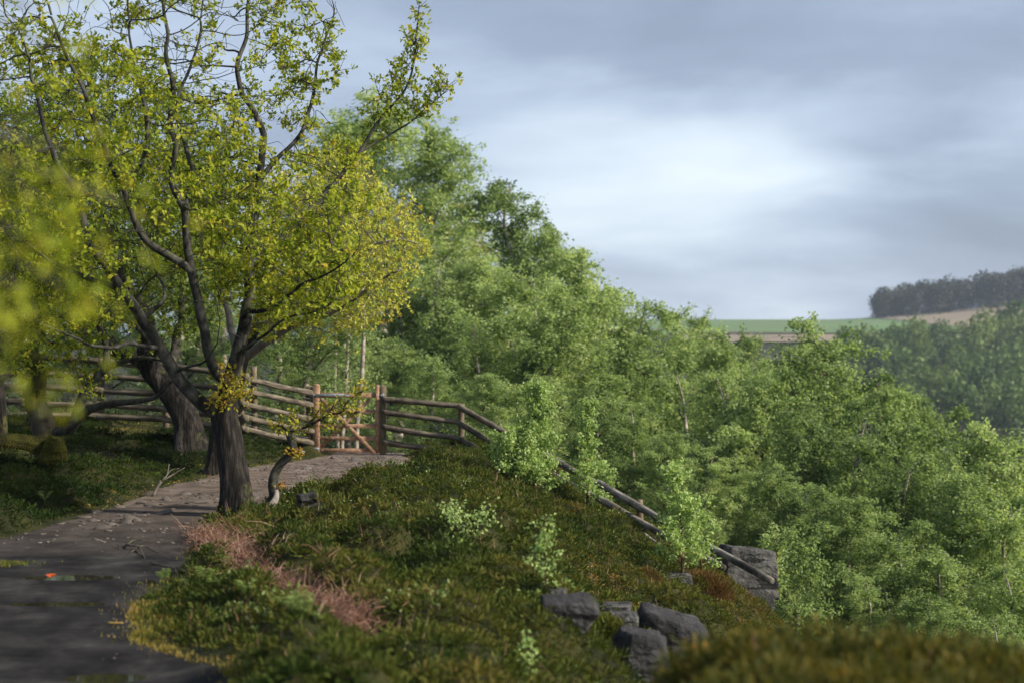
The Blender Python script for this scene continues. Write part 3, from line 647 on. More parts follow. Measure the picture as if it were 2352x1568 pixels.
# --- the big oak in front -------------------------------------------------------------------------------------------------------
ra = np.random.default_rng(5)
Yo = 13.0
def D(*pts): return [P(x, y, Y) for x, y, Y in pts]
b0 = P(548, 1188, Yo); b0[2] = on_ground(b0[0], b0[1]) - .08
sk = [
    [b0] + D((541, 1120, 13.0), (530, 1050, 13.0), (522, 990, 13.0), (512, 948, 13.0)),
    D((512, 950, 13.0), (480, 938, 12.95), (405, 856, 12.8), (369, 805, 12.7), (330, 739, 12.55), (285, 667, 12.4), (249, 631, 12.3), (205, 560, 12.1), (173, 432, 12.0), (126, 378, 11.9), (94, 281, 11.8), (77, 191, 11.7), (40, 60, 11.6)),
    D((512, 955, 13.0), (534, 877, 13.05), (548, 817, 13.1), (566, 727, 13.2), (572, 607, 13.3), (579, 517, 13.4), (600, 400, 13.5), (608, 306, 13.5), (554, 216, 13.5), (540, 162, 13.5), (565, 90, 13.5), (569, 0, 13.5), (600, -150, 13.5)),
    D((534, 877, 13.05), (500, 870, 12.8), (476, 787, 12.7), (459, 727, 12.6), (450, 661, 12.6), (435, 616, 12.6), (354, 568, 12.5), (300, 500, 12.4), (288, 432, 12.4), (259, 389, 12.3), (202, 252, 12.2), (162, 144, 12.2), (126, 72, 12.1), (90, -90, 12.0)),
    D((450, 661, 12.6), (432, 590, 12.6), (428, 522, 12.6), (425, 479, 12.5), (396, 414, 12.5), (396, 324, 12.4), (392, 216, 12.4), (382, 144, 12.3), (374, 0, 12.3), (380, -160, 12.3)),
    D((425, 479, 12.5), (450, 407, 12.7), (414, 306, 12.8), (405, 234, 12.9), (450, 120, 13.0), (470, -30, 13.0)),
    D((288, 432, 12.4), (335, 360, 12.2), (335, 252, 12.1), (300, 130, 12.0), (290, 0, 11.9)),
    D((600, 400, 13.5), (680, 330, 13.6), (720, 240, 13.7), (730, 130, 13.8), (770, 20, 13.8)),
    D((572, 607, 13.3), (640, 560, 13.6), (720, 480, 13.8), (790, 400, 14.0), (835, 338, 14.1), (871, 278, 14.1), (932, 206, 14.2), (955, 120, 14.2), (962, 30, 14.2)),
    D((835, 338, 14.1), (897, 312, 14.2), (954, 272, 14.2), (1010, 228, 14.3), (1040, 196, 14.3)),
    D((566, 727, 13.2), (640, 700, 12.8), (700, 650, 12.5), (770, 620, 12.3), (830, 560, 12.2)),
    D((369, 805, 12.7), (300, 790, 12.3), (220, 800, 12.0), (150, 770, 11.7), (80, 740, 11.5)),
    D((330, 739, 12.55), (380, 690, 12.9), (370, 640, 13.2), (330, 560, 13.5)),
    D((405, 856, 12.8), (470, 830, 12.5), (500, 790, 12.3)),
    D((548, 817, 13.1), (610, 760, 12.9), (680, 720, 12.7), (760, 700, 12.5)),
    D((285, 667, 12.4), (200, 640, 12.3), (110, 600, 12.1), (30, 520, 12.0)),
]
TP = lambda a, n, e=.007: list(e + (a - e) * (1 - np.linspace(0, 1, n)) ** 1.05)
rd = [(.14, .12), TP(.066, 13), TP(.068, 13), TP(.052, 14), TP(.042, 9), TP(.028, 6), TP(.026, 5), TP(.026, 5), TP(.034, 9, .005), TP(.014, 5, .004), (.024, .005), (.024, .005), (.022, .006), (.016, .006), (.018, .005), (.026, .006)]
crown_main = [(-150, 560), (-120, -330), (300, -420), (700, -330), (790, 30), (800, 110), (740, 220), (800, 300), (835, 330), (820, 460), (840, 560), (800, 700), (700, 740), (600, 800), (560, 760), (420, 720), (300, 700), (200, 740), (60, 700), (-100, 700)]
at = crown_points(crown_main, 5200, 10.4, 15.6, ra)
at = np.vstack([at, crown_points([(-120, 300), (300, 330), (560, 300), (800, 380), (810, 640), (600, 780), (200, 740), (-80, 700)], 2600, 10.6, 15.4, ra)])
at = np.vstack([at, crown_points([(830, 340), (860, 200), (900, 130), (930, 60), (950, 0), (975, 10), (1000, 110), (1000, 190), (1045, 175), (1040, 215), (960, 290), (900, 330)], 900, 13.6, 14.9, ra)])
make_oak('oak_tree', b0, 'large leaning oak with twisted grey trunk at the bend of the path', sk, rd, at, 11,
         trunk=([.160, .138, .126, .122, .126], [(.3, .75, .16), (2.2, .6, .18), (4.2, .6, .14), (5.4, .35, .2)], .17), n_tw=6, n_per=6, size=.054, tl=.15, sk_ext=sk[2][1:4], ext_of=2, jit=.30, thin=.0078, maxn=15000, step=.14, kill=.19, tint=.40,
         keepf=lambda q: ra.random(len(q)) < np.where((q[:, 0] > -1.5) & (q[:, 2] > 2.7), 1.0, 1.0 * np.where(q[:, 1] < 12.3, .36, .9) * np.where(q[:, 2] > 3.4, .50, 1.0) * sstep(.30, .55, vnoise(q[:, 0] * 2.1 + q[:, 1] * 1.3, q[:, 2] * 2.4 - q[:, 1] * .7, 3))))

# --- oak standing behind it, its lit crown reaching to the right ------------------------------------------------------------------
Y2 = 17.5; b2 = P(505, 1060, Y2); b2[2] = on_ground(b2[0], b2[1]) - .05
sk2 = [[b2] + D((512, 980, Y2), (530, 900, Y2), (545, 830, Y2)),
       D((545, 830, Y2), (590, 740, Y2), (640, 660, 17.4), (690, 580, 17.3), (740, 480, 17.2), (780, 380, 17.2)),
       D((545, 830, Y2), (600, 790, 17.2), (690, 740, 17), (780, 710, 16.8), (860, 650, 16.6), (920, 620, 16.5)),
       D((640, 660, 17.4), (730, 640, 17), (820, 590, 16.8), (900, 550, 16.6), (960, 560, 16.5)),
       D((545, 830, Y2), (530, 740, 18), (500, 640, 18.2), (520, 520, 18.4))]
crown2 = [(560, 640), (600, 420), (720, 330), (830, 350), (880, 420), (960, 480), (985, 580), (950, 640), (920, 730), (830, 770), (700, 770), (600, 780)]
make_oak('oak_tree', b2, 'oak behind the large leaning oak, pale twigs and lit yellow crown reaching right', sk2, [(.15, .12), (.08, .012), (.06, .01), (.045, .008), (.06, .01)],
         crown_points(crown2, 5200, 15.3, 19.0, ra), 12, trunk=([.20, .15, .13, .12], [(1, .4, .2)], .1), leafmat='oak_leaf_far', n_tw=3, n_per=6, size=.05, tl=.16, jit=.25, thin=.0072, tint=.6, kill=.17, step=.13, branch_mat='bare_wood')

# --- big dark oak leaning left by the fence ---------------------------------------------------------------------------------------
Y3 = 19.2; b3 = P(440, 1003, Y3); b3[2] = on_ground(b3[0], b3[1]) - .05
sk3 = [[b3] + D((428, 960, Y3), (400, 915, Y3), (372, 880, Y3), (345, 850, Y3)),
       D((345, 850, Y3), (330, 800, 19), (345, 740, 19), (310, 680, 18.8), (260, 600, 18.6), (240, 480, 18.5), (200, 350, 18.5)),
       D((345, 850, Y3), (300, 815, 19.3), (262, 812, 19.3), (235, 760, 19.3), (180, 700, 19.3), (110, 620, 19.3)),
       D((372, 880, Y3), (400, 810, 19.5), (420, 730, 19.8), (410, 640, 20), (440, 520, 20)),
       D((345, 850, Y3), (350, 790, 18.6), (300, 740, 18.3), (220, 720, 18))]
crown3 = [(-100, 640), (-80, 260), (160, 120), (420, 160), (560, 340), (560, 640), (470, 760), (330, 720), (150, 760), (-60, 800)]
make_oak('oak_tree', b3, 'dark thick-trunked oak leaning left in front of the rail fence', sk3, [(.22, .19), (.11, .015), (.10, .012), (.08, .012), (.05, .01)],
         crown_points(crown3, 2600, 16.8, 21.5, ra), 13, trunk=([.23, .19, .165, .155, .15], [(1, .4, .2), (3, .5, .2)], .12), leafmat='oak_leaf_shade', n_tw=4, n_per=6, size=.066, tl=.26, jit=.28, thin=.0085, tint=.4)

# --- mossy oak at the left edge -----------------------------------------------------------------------------------------------------
Y4 = 15.4; b4 = P(122, 1062, Y4); b4[2] = on_ground(b4[0], b4[1]) - .05
sk4 = [[b4] + D((108, 1010, Y4), (92, 960, Y4), (76, 915, Y4), (88, 870, Y4)),
       D((88, 870, Y4), (70, 800, 15.2), (90, 730, 15), (60, 640, 14.8), (20, 560, 14.6)),
       D((108, 1005, Y4), (155, 985, 15.3), (210, 937, 15.2), (262, 928, 15.1), (360, 912, 14.9), (393, 877, 14.8)),
       D((155, 985, 15.3), (182, 945, 15.4), (182, 905, 15.4), (246, 842, 15.6), (250, 795, 15.7), (225, 740, 15.8), (200, 640, 15.9)),
       D((246, 842, 15.6), (300, 830, 15.4), (345, 820, 15.2), (400, 838, 15.0)),
       D((88, 870, Y4), (20, 850, 15), (-60, 800, 14.5))]
crown4 = [(-160, 860), (-160, 380), (60, 420), (230, 560), (270, 700), (190, 800), (150, 880), (40, 880)]
r4, _, _, _ = make_oak('oak_tree', b4, 'low oak with moss-covered foot and spreading limbs at the left of the bank', sk4, [(.12, .10), (.08, .012), (.06, .018), (.065, .012), (.035, .01), (.05, .01)],
         crown_points(crown4, 1900, 13.2, 17.0, ra), 14, trunk=([.19, .15, .125, .11, .10], [(1, .5, .2), (3, .4, .2)], .14), leafmat='oak_leaf', n_tw=5, n_per=6, size=.056, tl=.22, jit=.26, thin=.008, tint=.38, barkm='mossy_bark')
# its mossy swollen foot and a mossy log-like root running left
me = rock_mesh('moss_cushion', (.15, .17, .19), 44, sub=5, planes=26, rough=.12, smooth=True)
o = link('moss_cushion', me, M['moss'], r4); o.location = Vector(P(124, 1032, 15.2) - b4)
g = Geo(); bumpy_trunk(g, np.array(D((110, 1030, 15.3), (60, 1015, 15.2), (0, 1010, 15.0), (-80, 1015, 14.8))) - b4, [.10, .075, .065, .06], seed=6, amp=.28, sides=26); link('root', g.mesh('root', True), M['moss'], r4)
mv = ICO[5][0]; co = np.zeros(len(me.vertices) * 3); me.vertices.foreach_get('co', co); co = co.reshape(-1, 3); rt = np.concatenate(g.v); src = np.vstack([co[ra.integers(0, len(co), 7000)] + (P(124, 1032, 15.2) - b4), rt[ra.integers(0, len(rt), 3500)]]); out_ = np.vstack([unit(src[:7000] - (P(124, 1032, 15.2) - b4)), rand_unit(3500, ra)])
g = Geo(); leaves(g, src, unit(out_ + ra.normal(scale=.5, size=src.shape)), rand_unit(len(src), ra), ra.uniform(.010, .02, len(src)), .008, 'blade', np.clip(ra.normal(.62, .12, len(src)), 0, 1)); tag(link('moss', g.mesh('moss'), M['grass'], r4), kind='stuff')

# --- slim trunk at the far left
Y5 = 17; b5 = P(2, 990, Y5); b5[2] = on_ground(b5[0], b5[1]) - .05
make_oak('oak_tree', b5, 'slim dark oak at the left edge of the picture behind the mossy oak', [[b5] + D((4, 940, Y5), (-4, 880, Y5), (5, 820, Y5)), D((5, 820, Y5), (0, 700, Y5), (20, 560, Y5), (0, 420, Y5)), D((5, 820, Y5), (60, 720, Y5), (110, 620, 17.5))],
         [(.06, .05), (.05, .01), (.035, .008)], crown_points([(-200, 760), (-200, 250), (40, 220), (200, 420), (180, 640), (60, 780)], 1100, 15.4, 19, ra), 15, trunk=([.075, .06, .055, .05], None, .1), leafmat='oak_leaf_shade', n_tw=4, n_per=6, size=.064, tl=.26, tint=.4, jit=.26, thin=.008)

# --- crooked young oak with its orange tufts and the branch that reaches in front of the gate ------------------------------------------
Yc = 13.25; bc = P(622, 1168, Yc); bc[2] = on_ground(bc[0], bc[1]) - .04
def CT(x, y, Y=Yc): return PT(500 + x / 2.94, 850 + y / 2.94, Y)   # points read off an enlarged view
root = empty('young_oak', bc, 'crooked stunted oak beside the large oak, orange tufts, leafy arm in front of the gate', 'tree', 'gnarled oaks beside the path')
trp = [bc, CT(470, 1130), CT(510, 1060), CT(492, 970), CT(505, 890), CT(560, 810), CT(600, 780), CT(640, 700), CT(610, 620), CT(600, 600)]
g = Geo(); bumpy_trunk(g, np.array(trp) - bc, [.075, .06, .052, .05, .045, .04, .04, .038, .042, .03], seed=9, amp=.38, sides=22, flare=[(1, .6, .08), (3.5, .6, .08)], dens=.015); link('trunk', g.mesh('trunk', True), M['branch_bark'], root)
g = Geo(); bumpy_trunk(g, np.array([CT(455, 1160, 13.1), CT(490, 1120, 13.12), CT(520, 1060, 13.17), CT(515, 1020, 13.2)]) - bc, [.04, .036, .026, .02], seed=4, amp=.5, sides=14, dens=.015); link('bare_wood', g.mesh('bare_wood', True), M['bare_wood'], root)
arms = [[CT(605, 600), CT(660, 580), CT(740, 555), CT(820, 510), CT(900, 480), CT(980, 440), CT(1040, 400), CT(1080, 330), CT(1090, 230)],
        [CT(600, 600), CT(560, 570), CT(520, 565), CT(480, 570)], [CT(610, 600), CT(615, 520), CT(610, 450)], [CT(980, 440), CT(1050, 460), CT(1120, 450)], [CT(740, 555), CT(790, 480), CT(830, 440)],
        [CT(1085, 330), CT(1130, 290), CT(1150, 265)], [CT(820, 510), CT(900, 530), CT(960, 510)], [CT(900, 480), CT(940, 400), CT(990, 350)]]
g = Geo(); tips = []
for a in arms:
    a = np.array(a) - bc; a[1:] += ra.normal(scale=.012, size=a[1:].shape); a[1:, 1] += ra.normal(scale=.05, size=len(a) - 1)
    tube(g, *smooth_chain(a, np.linspace(.014, .004, len(a)), 4), sides=6); tips.append(smooth_chain(a, np.zeros(len(a)), 8)[0][4:])
link('branches', g.mesh('branches', True), M['branch_bark'], root)
tips = np.concatenate(tips); gl = Geo(); n = 560; c = tips[ra.integers(0, len(tips), n)] + ra.normal(scale=.036, size=(n, 3)); L_ = ra.uniform(.03, .055, n)
leaves(gl, c, rand_unit(n) + [0, 0, .1], unit(rand_unit(n) + [.3, -.3, .8]), L_, L_ * .7, 'oak', np.clip(ra.normal(.28, .16, n), 0, 1))
link('crown', gl.mesh('crown'), M['young_oak_leaf'], root)
for (cx, cyy, s, nn, tb) in ((640, 745, .060, 110, .66), (545, 985, .035, 36, .7), (640, 735, .03, 40, .4)):
    gl = Geo(); c = CT(cx, cyy) - bc + [0, -.02, 0] + ra.normal(scale=s * .55, size=(nn, 3)) * [1.1, 1, .7]; L_ = ra.uniform(.025, .045, nn)
    leaves(gl, c, rand_unit(nn), unit(rand_unit(nn) + [.3, -.3, .8]), L_, L_ * .7, 'oak', np.clip(ra.normal(tb, .14, nn), 0, 1)); tag(link('leaf_tuft', gl.mesh('leaf_tuft'), M['young_oak_leaf'], root), kind='stuff')
# orange tufts on the big oak's fork are part of the big oak
bigoak = bpy.data.objects['oak_tree']
for (x, y, s, nn) in ((520, 905, .12, 120), (548, 882, .11, 120), (497, 918, .08, 70), (558, 905, .07, 50), (505, 850, .09, 80)):
    gl = Geo(); c = P(x, y, 12.8) - b0 + ra.normal(scale=s * .6, size=(nn, 3)); L_ = ra.uniform(.03, .055, nn)
    leaves(gl, c, rand_unit(nn), unit(rand_unit(nn) + [.3, -.3, .8]), L_, L_ * .7, 'oak', np.clip(ra.normal(.42, .24, nn), 0, 1)); tag(link('leaf_tuft', gl.mesh('leaf_tuft'), M['young_oak_leaf'], bigoak), kind='stuff')
g = Geo(); bumpy_trunk(g, np.array(D((562, 1165, 12.85), (585, 1180, 12.75), (606, 1192, 12.7), (620, 1200, 12.7))) - b0, [.06, .05, .035, .02], seed=3, amp=.3, sides=14, dens=.02); link('root', g.mesh('root', True), M['moss'], bigoak)

# ------------------------------------------------------------------ birches
def birch_mesh(seed, H=9.0, W=2.3, n_limb=34, first=.22, leaf=.055, per=9, stems=1, sparse=1.0, lean=0.0):
    r = np.random.default_rng(seed); gt = Geo(); gb = Geo(); gl = Geo(); segs = []
    for s in range(stems):
        n = 12; zz = np.linspace(0, 1, n); hx = H * (1 - .14 * s)
        dx = np.cumsum(r.normal(scale=.16, size=n)) * zz + lean * zz * (1 if s == 0 else -1) + (s - .5 * (stems - 1)) * 1.5 * zz * (stems > 1); dy = np.cumsum(r.normal(scale=.16, size=n)) * zz
        if stems == 1 or s == 0: dx = dx - dx[-1] * zz ** 2 * .9; dy = dy - dy[-1] * zz ** 2 * .9
        tp = np.stack([dx, dy, zz * hx], -1); tr = .12 * (1 - zz) ** .8 + .008
        tube(gt, *smooth_chain(tp, tr, 2), sides=8, cap=False); nl = n_limb // stems
        for k in range(nl):
            t = first + (.985 - first) * (k + r.random()) / nl
            o = np.array([np.interp(t, zz, tp[:, i]) for i in range(3)]); az = k * 2.4 + r.uniform(-.6, .6); q_ = (t - first) / (1 - first)
            prof = (1 - q_) ** .62 * (.55 + .45 * min(1, q_ * 3.2))
            L_ = W * (.16 + 1.15 * prof) * r.uniform(.65, 1.3); el = R(r.uniform(38, 76)) + .15 * q_
            m = 8; u = np.linspace(0, 1, m); out = np.array([math.cos(az), math.sin(az), 0]); side = np.array([-math.sin(az), math.cos(az), 0])
            p = o + out * (L_ * u * math.cos(el))[:, None] + np.array([0, 0, 1]) * (L_ * (u * math.sin(el) - .22 * u ** 2.6))[:, None] + side * (np.cumsum(r.normal(scale=.07 * L_, size=m)) * u)[:, None] + r.normal(scale=.02 * L_, size=(m, 3)) * u[:, None]
            lr = max(.010, .34 * np.interp(t, zz, tr)); tube(gb, p, lr * (1 - .8 * u), sides=4, cap=False)
            for q in range(int(12 + 11 * L_ / W)):
                uu = r.uniform(.15, 1.0); o2 = np.array([np.interp(uu, u, p[:, i]) for i in range(3)])
                v2 = out * r.uniform(-.2, 1.0) + r.normal(scale=.75, size=3) + [0, 0, .25]; v2 /= np.linalg.norm(v2); l2 = W * r.uniform(.10, .34)
                w = np.linspace(0, 1, 5); p2 = o2 + v2 * (l2 * w)[:, None] + np.array([0, 0, -1]) * (l2 * r.uniform(.1, .7) * w ** 2)[:, None]
                tube(gb, p2, .0055 * (1.2 - w), sides=3, cap=False); segs.append(p2)
    S = np.array(segs); cw = r.gamma(2.2, 1, len(S)); cw /= cw.sum(); nn = int(len(S) * per * sparse); i = r.choice(len(S), nn, p=cw); u = r.random(nn) ** .8 * 3.999; k = u.astype(int); fr = (u - k)[:, None]
    c = S[i, k] * (1 - fr) + S[i, k + 1] * fr; b = 4
    c = np.repeat(c, b, 0) + r.normal(scale=.055, size=(nn * b, 3)); n2 = len(c)
    ax = unit(rand_unit(n2, r) + [0, 0, -.6]); L_ = r.uniform(.7, 1.3, n2) * leaf
    clump = np.repeat(r.normal(scale=.11, size=len(S))[i], b)
    leaves(gl, c, ax, unit(rand_unit(n2, r) + [0, 0, .35]), L_, L_ * .9, 'birch', np.clip(.46 + clump + r.normal(scale=.13, size=n2), 0, 1))
    return gt.mesh('trunk', True), gb.mesh('branches', True), gl.mesh('crown'), H
BIR = [birch_mesh(200, 9, 2.3, 38, .16, .064, 11), birch_mesh(201, 9, 2.5, 40, .15, .064, 11, stems=2), birch_mesh(202, 9, 1.8, 36, .12, .060, 11),
       birch_mesh(203, 9, 2.5, 38, .20, .064, 11, lean=.8), birch_mesh(204, 9, 2.1, 42, .10, .062, 11, stems=2), birch_mesh(205, 9, 1.4, 30, .14, .058, 9)]
for t_, b_, c_, _h in BIR: t_.materials.append(M['birch_bark']); b_.materials.append(M['branch_bark']); c_.materials.append(M['birch_leaf'])
def birch(x, ytop, Y, kind, label, group='birches of the wood beyond the fence', sxy=None, hmin=None, crown=None, gz=None):
    """ytop: picture height of the crown's tip"""
    X_ = (x - 1176) / F * Y; zt = EYE - (ytop - 784) / F * Y; zb = on_ground(X_, Y) - .05 if gz is None else gz
    Ht = zt - zb; t_, b_, c_, H = BIR[kind]; s = Ht / (H * 1.07)
    w = 1.18 * (sxy or 1.0) * (max(s, .0) ** .7)
    root = empty('birch_tree', (X_, Y, zb), label, 'tree', group); root.scale = (w, w, s); root.rotation_euler = (0, 0, (x * 1.7 + Y * 3.1) % 6.28)
    link('trunk', t_, None, root); link('branches', b_, None, root); o = link('crown', c_, None, root)
    if crown:
        o.data = c_.copy(); o.data.materials.clear(); o.data.materials.append(M[crown])
    return root
WOOD = [
    # skyline, left to right: x, top y, depth, kind, width, label
    (915, 205, 46, 3, 1.5, 'tallest birch on the skyline, behind the oak branches'), (980, 262, 48, 0, 1.35, 'tall broad birch just right of the tallest on the skyline'),
    (850, 230, 50, 1, 1.4, 'tall birch half hidden behind the lit oak crown'), (1070, 430, 60, 4, 1.4, 'amber-leaved tree between the tall birches'),
    (1180, 362, 42, 2, 1.35, 'birch with a sparse clear tip rising above the middle of the wood'), (1282, 462, 41, 2, .85, 'thin birch tip beside the sparse middle one'),
    (1340, 535, 38, 0, 1.1, 'round-topped birch where the skyline steps down'), (1420, 612, 42, 2, 1.1, 'birch next below the round-topped one on the skyline'),
    (1480, 640, 42, 4, 1.1, 'bushy birch halfway down the sloping skyline'), (1560, 690, 44, 1, 1.0, 'wide birch low on the sloping skyline'),
    (1600, 668, 48, 5, .6, 'very thin birch tip poking above the wood near the fields'), (1690, 715, 38, 2, 1.0, 'birch whose twiggy top crosses the far field'),
    (1735, 708, 42, 5, .7, 'narrow dark birch top against the far field'), (1800, 760, 36, 4, .9, 'low birch in front of the far field'),
    (1925, 725, 31, 3, 1.1, 'pale birch standing out in front of the far wooded hillside'), (1870, 748, 33, 0, .9, 'birch close left of the pale one by the far hillside'),
    (2010, 800, 32, 2, 1.0, 'birch on the falling edge of the wood left of the conifer'), (2075, 865, 33, 0, 1.0, 'birch below the far conifer on the wood edge'),
    (2150, 915, 34, 1, 1.0, 'rounded birch at the wood edge under the far hillside'), (2245, 930, 28, 2, 1.1, 'dark pointed birch near the right edge'), (2320, 965, 27, 3, 1.0, 'olive birch at the right edge of the picture'),
    (2400, 985, 29, 0, 1.1, 'birch cut off by the right edge of the picture'),
    # second rank
    (1010, 560, 40, 1, 1.1, 'second rank birch below the tall skyline pair'), (880, 600, 40, 3, 1.1, 'second rank birch behind the lit oak twigs'), (1120, 560, 39, 0, 1.2, 'leafy birch between the amber tree and the middle'),
    (1230, 560, 36, 1, 1.2, 'wide crowned birch below the sparse-tipped one'), (1100, 700, 33, 4, 1.1, 'bushy birch above the right end of the fence'), (1330, 640, 33, 3, 1.2, 'large birch with forked limb showing in its middle'),
    (1450, 740, 34, 0, 1.1, 'full birch in the centre of the sloping wood'), (1545, 780, 35, 1, 1.1, 'birch with dark forked limbs right of centre'), (1640, 800, 32, 4, 1.1, 'birch of the middle rank below the thin tops'),
    (1760, 840, 30, 0, 1.0, 'middle rank birch with slanting bare limb'), (1990, 900, 27, 1, 1.0, 'forked birch below the pale one'), (1850, 900, 28, 3, 1.0, 'birch with pale orange stems in the lower wood'),
    (2100, 985, 26, 4, 1.0, 'dark green birch low in the right of the wood'), (2200, 1050, 25, 0, 1.0, 'low birch near the right edge below the pointed one'), (2330, 1100, 24.5, 1, 1.0, 'lowest birch at the right edge'),
    # front rank
    (1010, 790, 28, 4, 1.0, 'young birch right behind the gate post'), (930, 770, 33, 2, 1.2, 'young birch seen above the gate'), (1110, 840, 27.5, 0, 1.0, 'young birch behind the right fence post'), (1220, 850, 27, 1, 1.0, 'young birch behind the falling rails'),
    (1330, 870, 26, 3, 1.0, 'birch behind the bright sapling pair'), (1440, 900, 26, 4, 1.0, 'birch with crooked pale trunk behind the steep rails'), (1540, 980, 25, 0, 1.0, 'front rank birch above the lone rail post'),
    (1640, 1020, 24.5, 1, 1.0, 'front rank birch above the slim bright sapling'), (1750, 1060, 24.5, 3, 1.0, 'front rank birch above the rock outcrop'), (1860, 1080, 24, 4, 1.0, 'front rank birch right of the outcrop'),
    (1960, 1120, 23.5, 0, 1.0, 'front rank birch with pale leaning stem'), (2070, 1180, 23, 1, 1.0, 'front rank birch above the gorse'), (2180, 1220, 22.5, 2, 1.2, 'front rank birch over the right part of the gorse'), (2300, 1260, 22.5, 4, 1.0, 'front rank birch in the lower right corner'),
    (1620, 1180, 23, 4, .9, 'shrubby birch low behind the rails'), (1830, 1250, 22, 2, 1.0, 'shrubby birch close right of the outcrop'), (2000, 1300, 21.5, 4, 1.0, 'shrubby birch in the hollow behind the gorse'), (2130, 1340, 21, 2, 1.1, 'small birch low in the hollow behind the gorse'), (2270, 1380, 20.5, 4, 1.0, 'small shrubby birch at lower right behind the gorse'),
    # behind the left fence and gate
    (700, 560, 30, 1, 1.0, 'birch behind the left fence, right of the big oak'), (800, 640, 36, 0, 1.0, 'birch with bare lower trunk behind the gate'), (620, 640, 29, 3, 1.0, 'birch behind the big oak trunk'),
    (430, 420, 30, 1, 1.0, 'green tree behind the oaks, centre left'), (250, 350, 31, 0, 1.0, 'green tree behind the oaks and left fence'), (80, 330, 30, 3, 1.1, 'green tree behind the fence at far left'), (-60, 380, 27, 1, 1.1, 'green tree cut off by the left edge'),
    (520, 500, 36, 4, 1.1, 'green tree far behind the big oak'), (340, 520, 38, 2, 1.3, 'green tree deep in the left wood'), (160, 520, 37, 4, 1.2, 'green tree deep in the far left wood'),
]
for (x, yt, Yd, kd, wd, lb) in WOOD:
    birch(x, yt, Yd, kd, lb, sxy=wd, crown='amber_leaf' if 'amber-leaved' in lb else None)
# unseen birches added right of the camera to throw shade on the near path
for (x_, y_, h_, kd, lb) in ((7.2, 2.2, 10.5, 1, 'twin-stemmed birch added out of view to shade the path, level with the camera on the right'), (6.4, 4.6, 9.5, 0, 'birch added out of view to shade the path, a few steps ahead of the camera on the right'), (8.8, 6.6, 10.5, 3, 'leaning birch added out of view to shade the path, beyond the gorse on the right')):
    zb = on_ground(x_, y_); root = empty('birch_tree', (x_, y_, zb), lb, 'tree', 'unseen birches added to shade the near path'); s = h_ / 9; root.scale = (s * 1.1, s * 1.1, s)
    for nm, me_ in zip(('trunk', 'branches', 'crown'), BIR[kd][:3]): link(nm, me_, None, root)

# bare birch stems seen through the gate
for i, (x, yt, xb, yb, Yd, rr, lb) in enumerate([(797, 640, 792, 900, 31, .055, 'slender pale stem behind the left half of the gate'), (822, 600, 826, 905, 30, .065, 'thicker dark stem behind the middle of the gate'), (772, 600, 783, 900, 33, .05, 'mossy stem left of the pair behind the gate')]):
    a = P(xb, yb, Yd); a[2] = on_ground(a[0], Yd) - .05; b = P(x, yt, Yd); root = empty('bare_birch', a, lb, 'tree', 'bare birch stems behind the gate'); r_ = np.random.default_rng(60 + i)
    m = 9; u = np.linspace(0, 1, m)[:, None]; p = a * (1 - u) + b * u; p[1:] += np.cumsum(r_.normal(scale=.035, size=(m - 1, 3)), 0); g = Geo(); tube(g, *smooth_chain(p - a, np.linspace(rr, rr * .5, m), 3), sides=9); link('trunk', g.mesh('trunk', True), M['birch_bark'], root)
    g = Geo(); S_ = []
    for k in range(16):
        t = r_.uniform(.35, 1); o_ = (a * (1 - t) + b * t) - a; az = r_.uniform(0, 6.3); l = r_.uniform(.5, 1.2); w = np.linspace(0, 1, 6)[:, None]; d_ = np.array([math.cos(az), math.sin(az), .8]); q = o_ + d_ * l * w + np.array([0, 0, -.3]) * w ** 2; tube(g, q, np.linspace(.012, .003, 6), sides=4, cap=False); S_.append(q[2:])
    link('branches', g.mesh('branches'), M['branch_bark'], root); S_ = np.concatenate(S_); nn = 1500; c = S_[r_.integers(0, len(S_), nn)] + r_.normal(scale=.13, size=(nn, 3)); gl = Geo(); leaves(gl, c, rand_unit(nn, r_) + [0, 0, -.5], unit(rand_unit(nn, r_) + [0, 0, .6]), .06, .055, 'birch', np.clip(r_.normal(.5, .15, nn), 0, 1)); link('crown', gl.mesh('crown'), M['birch_leaf'], root)

